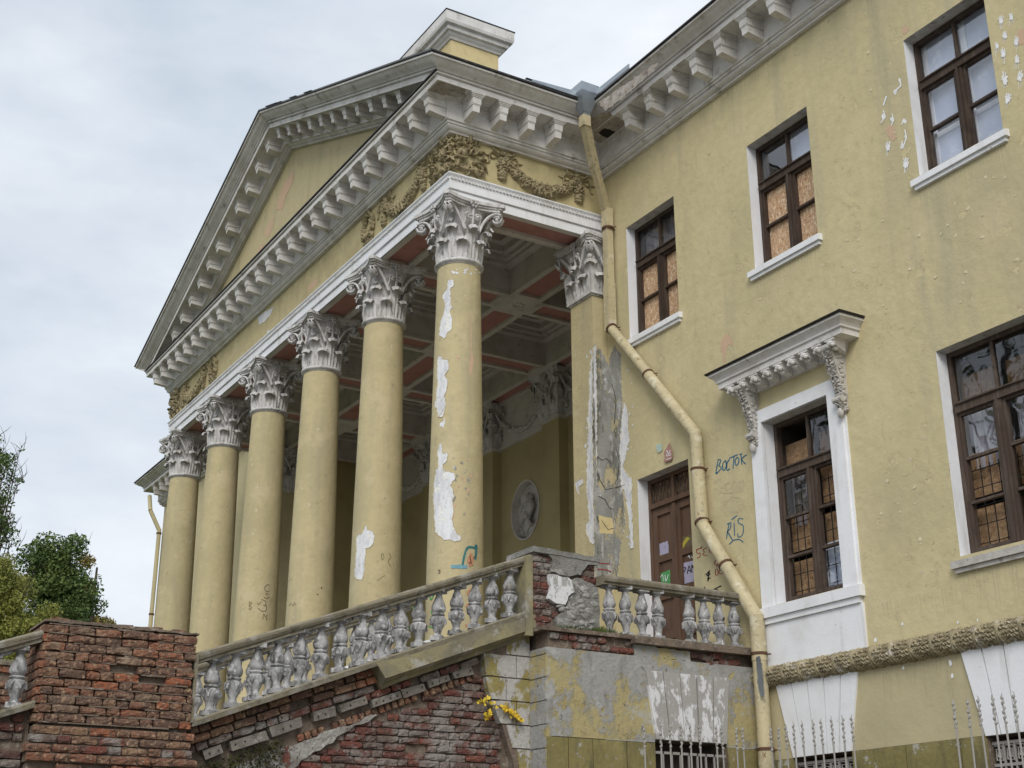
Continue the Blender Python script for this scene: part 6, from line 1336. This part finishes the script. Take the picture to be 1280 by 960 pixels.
def tree(label, base, h, crown, m, n, size, seed, limbs=14, name='tree', twigs=0):
    t = thing(name, label, 'tree', (base[0], base[1], GZ)); rg = random.Random(seed); mb = MB()
    top = max(c[2] for c in crown); mb.tube([(base[0], base[1], GZ), (base[0]+.1, base[1], GZ+h*.4), (base[0], base[1]+.1, top-.5)], [.28, .2, .05], 10)
    for i in range(limbs):
        c = rg.choice(crown); s_ = GZ+h*rg.uniform(.3, .75); e = (c[0]+rg.uniform(-.7, .7)*c[3], c[1]+rg.uniform(-.7, .7)*c[4], c[2]+rg.uniform(-.5, .9)*c[5])
        mb.tube([(base[0], base[1], s_), ((base[0]+e[0])/2, (base[1]+e[1])/2, (s_+e[2])/2+.3), e], [.09, .05, .012], 5)
    for i in range(twigs):
        c = rg.choice(crown); p = np.array((c[0]+rg.uniform(-.8, .8)*c[3], c[1]+rg.uniform(-.8, .8)*c[4], c[2]+rg.uniform(-.8, .8)*c[5])); q_ = p+np.array((rg.uniform(-.4, .4), rg.uniform(-.5, .5), rg.uniform(.3, .9)))
        mb.tube([p, (p+q_)/2+np.array((.05, .05, 0)), q_], [.015, .011, .004], 4)
    child(mb.build('trunk', 'bark', None), t); leaf_cloud('crown', m, crown, n, size, t, seed=seed)
    return t
def clump(u, v, xx, spread_px, k, r, seed):
    rg = random.Random(seed); out3 = []
    for i in range(k):
        p = at(u+rg.gauss(0, spread_px[0]), v+rg.gauss(0, spread_px[1]), 0, xx+rg.uniform(-1.2, 1.2)); rr = r*rg.uniform(.6, 1.3); out3.append((p[0], p[1], p[2], rr, rr, rr*.85, rr**2))
    return out3
pA = at(70, 760, 0, -38)
cA = clump(72, 790, -38, (20, 50), 46, .75, 2)+clump(68, 718, -38, (15, 17), 18, .6, 3)
tree('dense dark green tree showing above the brick pier', (pA[0], pA[1]), 12, cA, 'leaf_dark', 32000, .075, 2, twigs=60)
pB = at(0, 760, 0, -27)
cB = clump(8, 800, -27, (24, 32), 44, .55, 5)+clump(0, 735, -27, (12, 18), 14, .45, 6)
tree('lighter green feathery tree at the left picture edge', (pB[0], pB[1]), 11, cB, 'leaf_light', 52000, .045, 5, twigs=80)
pC = at(-30, 700, 0, -44)
cC = clump(4, 575, -44, (7, 14), 7, .5, 7)+clump(-14, 620, -44, (14, 60), 26, .6, 8)+clump(4, 660, -44, (5, 10), 4, .4, 9)+clump(22, 600, -44, (8, 22), 6, .22, 10)
tree('tall thin tree with sparse leaves at upper left edge', (pC[0], pC[1]), 17, cC, 'leaf_dark', 5200, .075, 7, limbs=30, twigs=160)
pD = at(112, 770, 0, -48)
cD = clump(108, 790, -48, (10, 40), 26, .6, 12)
tree('small autumn tinted tree right of the dark green tree', (pD[0], pD[1]), 10, cD, 'leaf_autumn', 15000, .08, 12, twigs=40)
# trees that only show as reflections in the lower window panes
for (lab, bx, by, hh, sd_) in (('bare branched tree mirrored in the panes of the lower right window', -15, -26, 22, 31), ('leafy tree mirrored in the panes of the ornate window', -24, -22, 19, 32)):
    rg_ = random.Random(sd_); cr3 = [(bx+rg_.gauss(0, 3.2), by+rg_.gauss(0, 3.2), GZ+hh*.72+rg_.gauss(0, 3), 1.5, 1.5, 1.3, 1) for _ in range(40)]
    tree(lab, (bx, by), hh, cr3, 'leaf_dark', 7000 if sd_ == 32 else 2500, .2, sd_, limbs=80, twigs=260)
# yellow leaved seedling growing from the flank
random.seed(8)
sh = thing('seedling', 'little seedling with bright yellow leaves growing from the stair flank', 'shrub', (2.70, -.80, -8.6))
st_ = MB(); fpl = lambda u, v, x=2.73: at(u, v, 0, x)
for pl_ in ([(612, 885), (622, 882), (634, 890), (650, 903)], [(612, 886), (605, 879), (600, 878)], [(613, 884), (610, 893), (606, 896)]): st_.tube([fpl(u, v, 2.70+.03*i) for i, (u, v) in enumerate(pl_)], .006, 5)
child(st_.build('stem', 'bark', None), sh)
lv = MB()
for i in range(150):
    seg = random.choice(([(597, 880), (612, 872)], [(606, 898), (613, 888)], [(614, 880), (634, 886)], [(630, 884), (641, 893)], [(641, 893), (653, 902)])); t = random.random()
    u = seg[0][0]+(seg[1][0]-seg[0][0])*t+random.gauss(0, 1.4); v = seg[0][1]+(seg[1][1]-seg[0][1])*t+random.gauss(0, 1.7); p = np.array(fpl(u, v, 2.74+random.uniform(-.03, .05)))
    a = np.array((random.gauss(0, .5), random.gauss(0, 1), random.gauss(0, 1))); a /= np.linalg.norm(a); b = np.cross(a, (1, random.gauss(0, .4), random.gauss(0, .4))); b /= np.linalg.norm(b); s_ = random.uniform(.016, .034)
    lv.quad(p-a*s_, p+b*s_*.65, p+a*s_, p-b*s_*.65)
child(lv.build('foliage', 'leaf_yellow', None), sh)
# grass on the landing edge and moss under the flank
gr_ = MB()
for i in range(420):
    y = random.gauss(.55, .13) if random.random() < .55 else random.uniform(-.1, .62); p = np.array((2.95+random.uniform(-.04, .12), y, -7.556)); h = random.uniform(.02, .07)*(1.5 if abs(y-.6) < .13 else .7); d_ = np.array((random.gauss(0, .03), random.gauss(0, .03), h)); s_ = np.array((0, .005, 0))
    gr_.add([p-s_, p+s_, p+d_], [(0, 1, 2)])
gro = gr_.build('grass_tuft', 'grass_green'); tag(gro, 'short green grass sprouting on the landing edge under the pier', 'grass'); gro['kind'] = 'stuff'
ms_ = MB()
for i in range(1300):
    y = random.uniform(-4.35, -3.3); zt_ = base_z(y)-.50; z = zt_-abs(random.gauss(0, .22)); 
    if z < -9.6: continue
    p = np.array((2.62+random.uniform(0, .07), y, z)); a = np.random.normal(size=3)*.02; b = np.random.normal(size=3)*.02; ms_.add([p, p+a, p+b], [(0, 1, 2)])
mo = ms_.build('moss_cover', 'moss'); tag(mo, 'dark moss growing under the broken stair edge beside the brick pier', 'moss'); mo['kind'] = 'stuff'

# ================================================================ spiked railings before the basement windows
def picket_mesh(h):
    mb = MB(); n = 26; pts = []; R_ = []
    for i in range(n): t = i/(n-1); z = h-.30+.30*t; pts.append((.006*math.cos(t*26), .006*math.sin(t*26), z)); R_.append((.013+.005*math.sin(t*40))*(1 if t < .8 else (1-t)/.2+.08))
    mb.tube([(0, 0, 0), (0, 0, h-.30)], .0105, 6); mb.tube(pts, R_, 6, ref=(1, 0, 0)); return mb.mesh('picket', 'painted_iron')
pk = picket_mesh(3.3)
def railing(pts, label, z0=GZ):
    t = thing('spiked_railing', label, 'railing', (pts[0][0], pts[0][1], GZ), 'spiked railings in front of the basement windows')
    for (x, y, zt_) in pts: o = use('picket', pk, None, (x, y, zt_-3.3), (random.uniform(-.012, .012), random.uniform(-.012, .012), random.uniform(0, 6))); child(o, t)
    a, b = np.array(pts[0][:2]), np.array(pts[-1][:2]); d_ = (b-a)/np.linalg.norm(b-a); nn = np.array((-d_[1], d_[0]))*.012
    for zz in (-9.75, -11.6):
        mb = MB(); A, B = a-d_*.06, b+d_*.06
        mb.hexa([(*(A-nn), zz), (*(B-nn), zz), (*(B+nn), zz), (*(A+nn), zz), (*(A-nn), zz+.03), (*(B-nn), zz+.03), (*(B+nn), zz+.03), (*(A+nn), zz+.03)]); child(mb.build('rail', 'painted_iron', None), t)
    mb = MB()
    for e_ in (a, b): mb.box(e_[0]-.02, e_[0]+.02, e_[1]-.02, e_[1]+.02, GZ, -9.7)
    child(mb.build('post', 'painted_iron', None), t)
def rowpts(us, v0, v1, ax, val): return [tuple(at(u, v0+(v1-v0)*i/(len(us)-1), ax, val)) for i, u in enumerate(us)]
railing(rowpts([808, 822.5, 836, 849, 863, 876, 891, 905, 917.5, 931], 901, 906, 0, 3.40), 'white spiked railing before the worn fan of wedge stones below the landing')
railing(rowpts([961, 971, 983, 994, 1005, 1017, 1028, 1041, 1051, 1065], 907, 892, 1, 2.45), 'white spiked railing below the ornate window right of the downpipe')
railing(rowpts([1192, 1207, 1227, 1243, 1258, 1271, 1285, 1298, 1311], 873, 858, 1, 2.45), 'white spiked railing at the lower right picture corner')
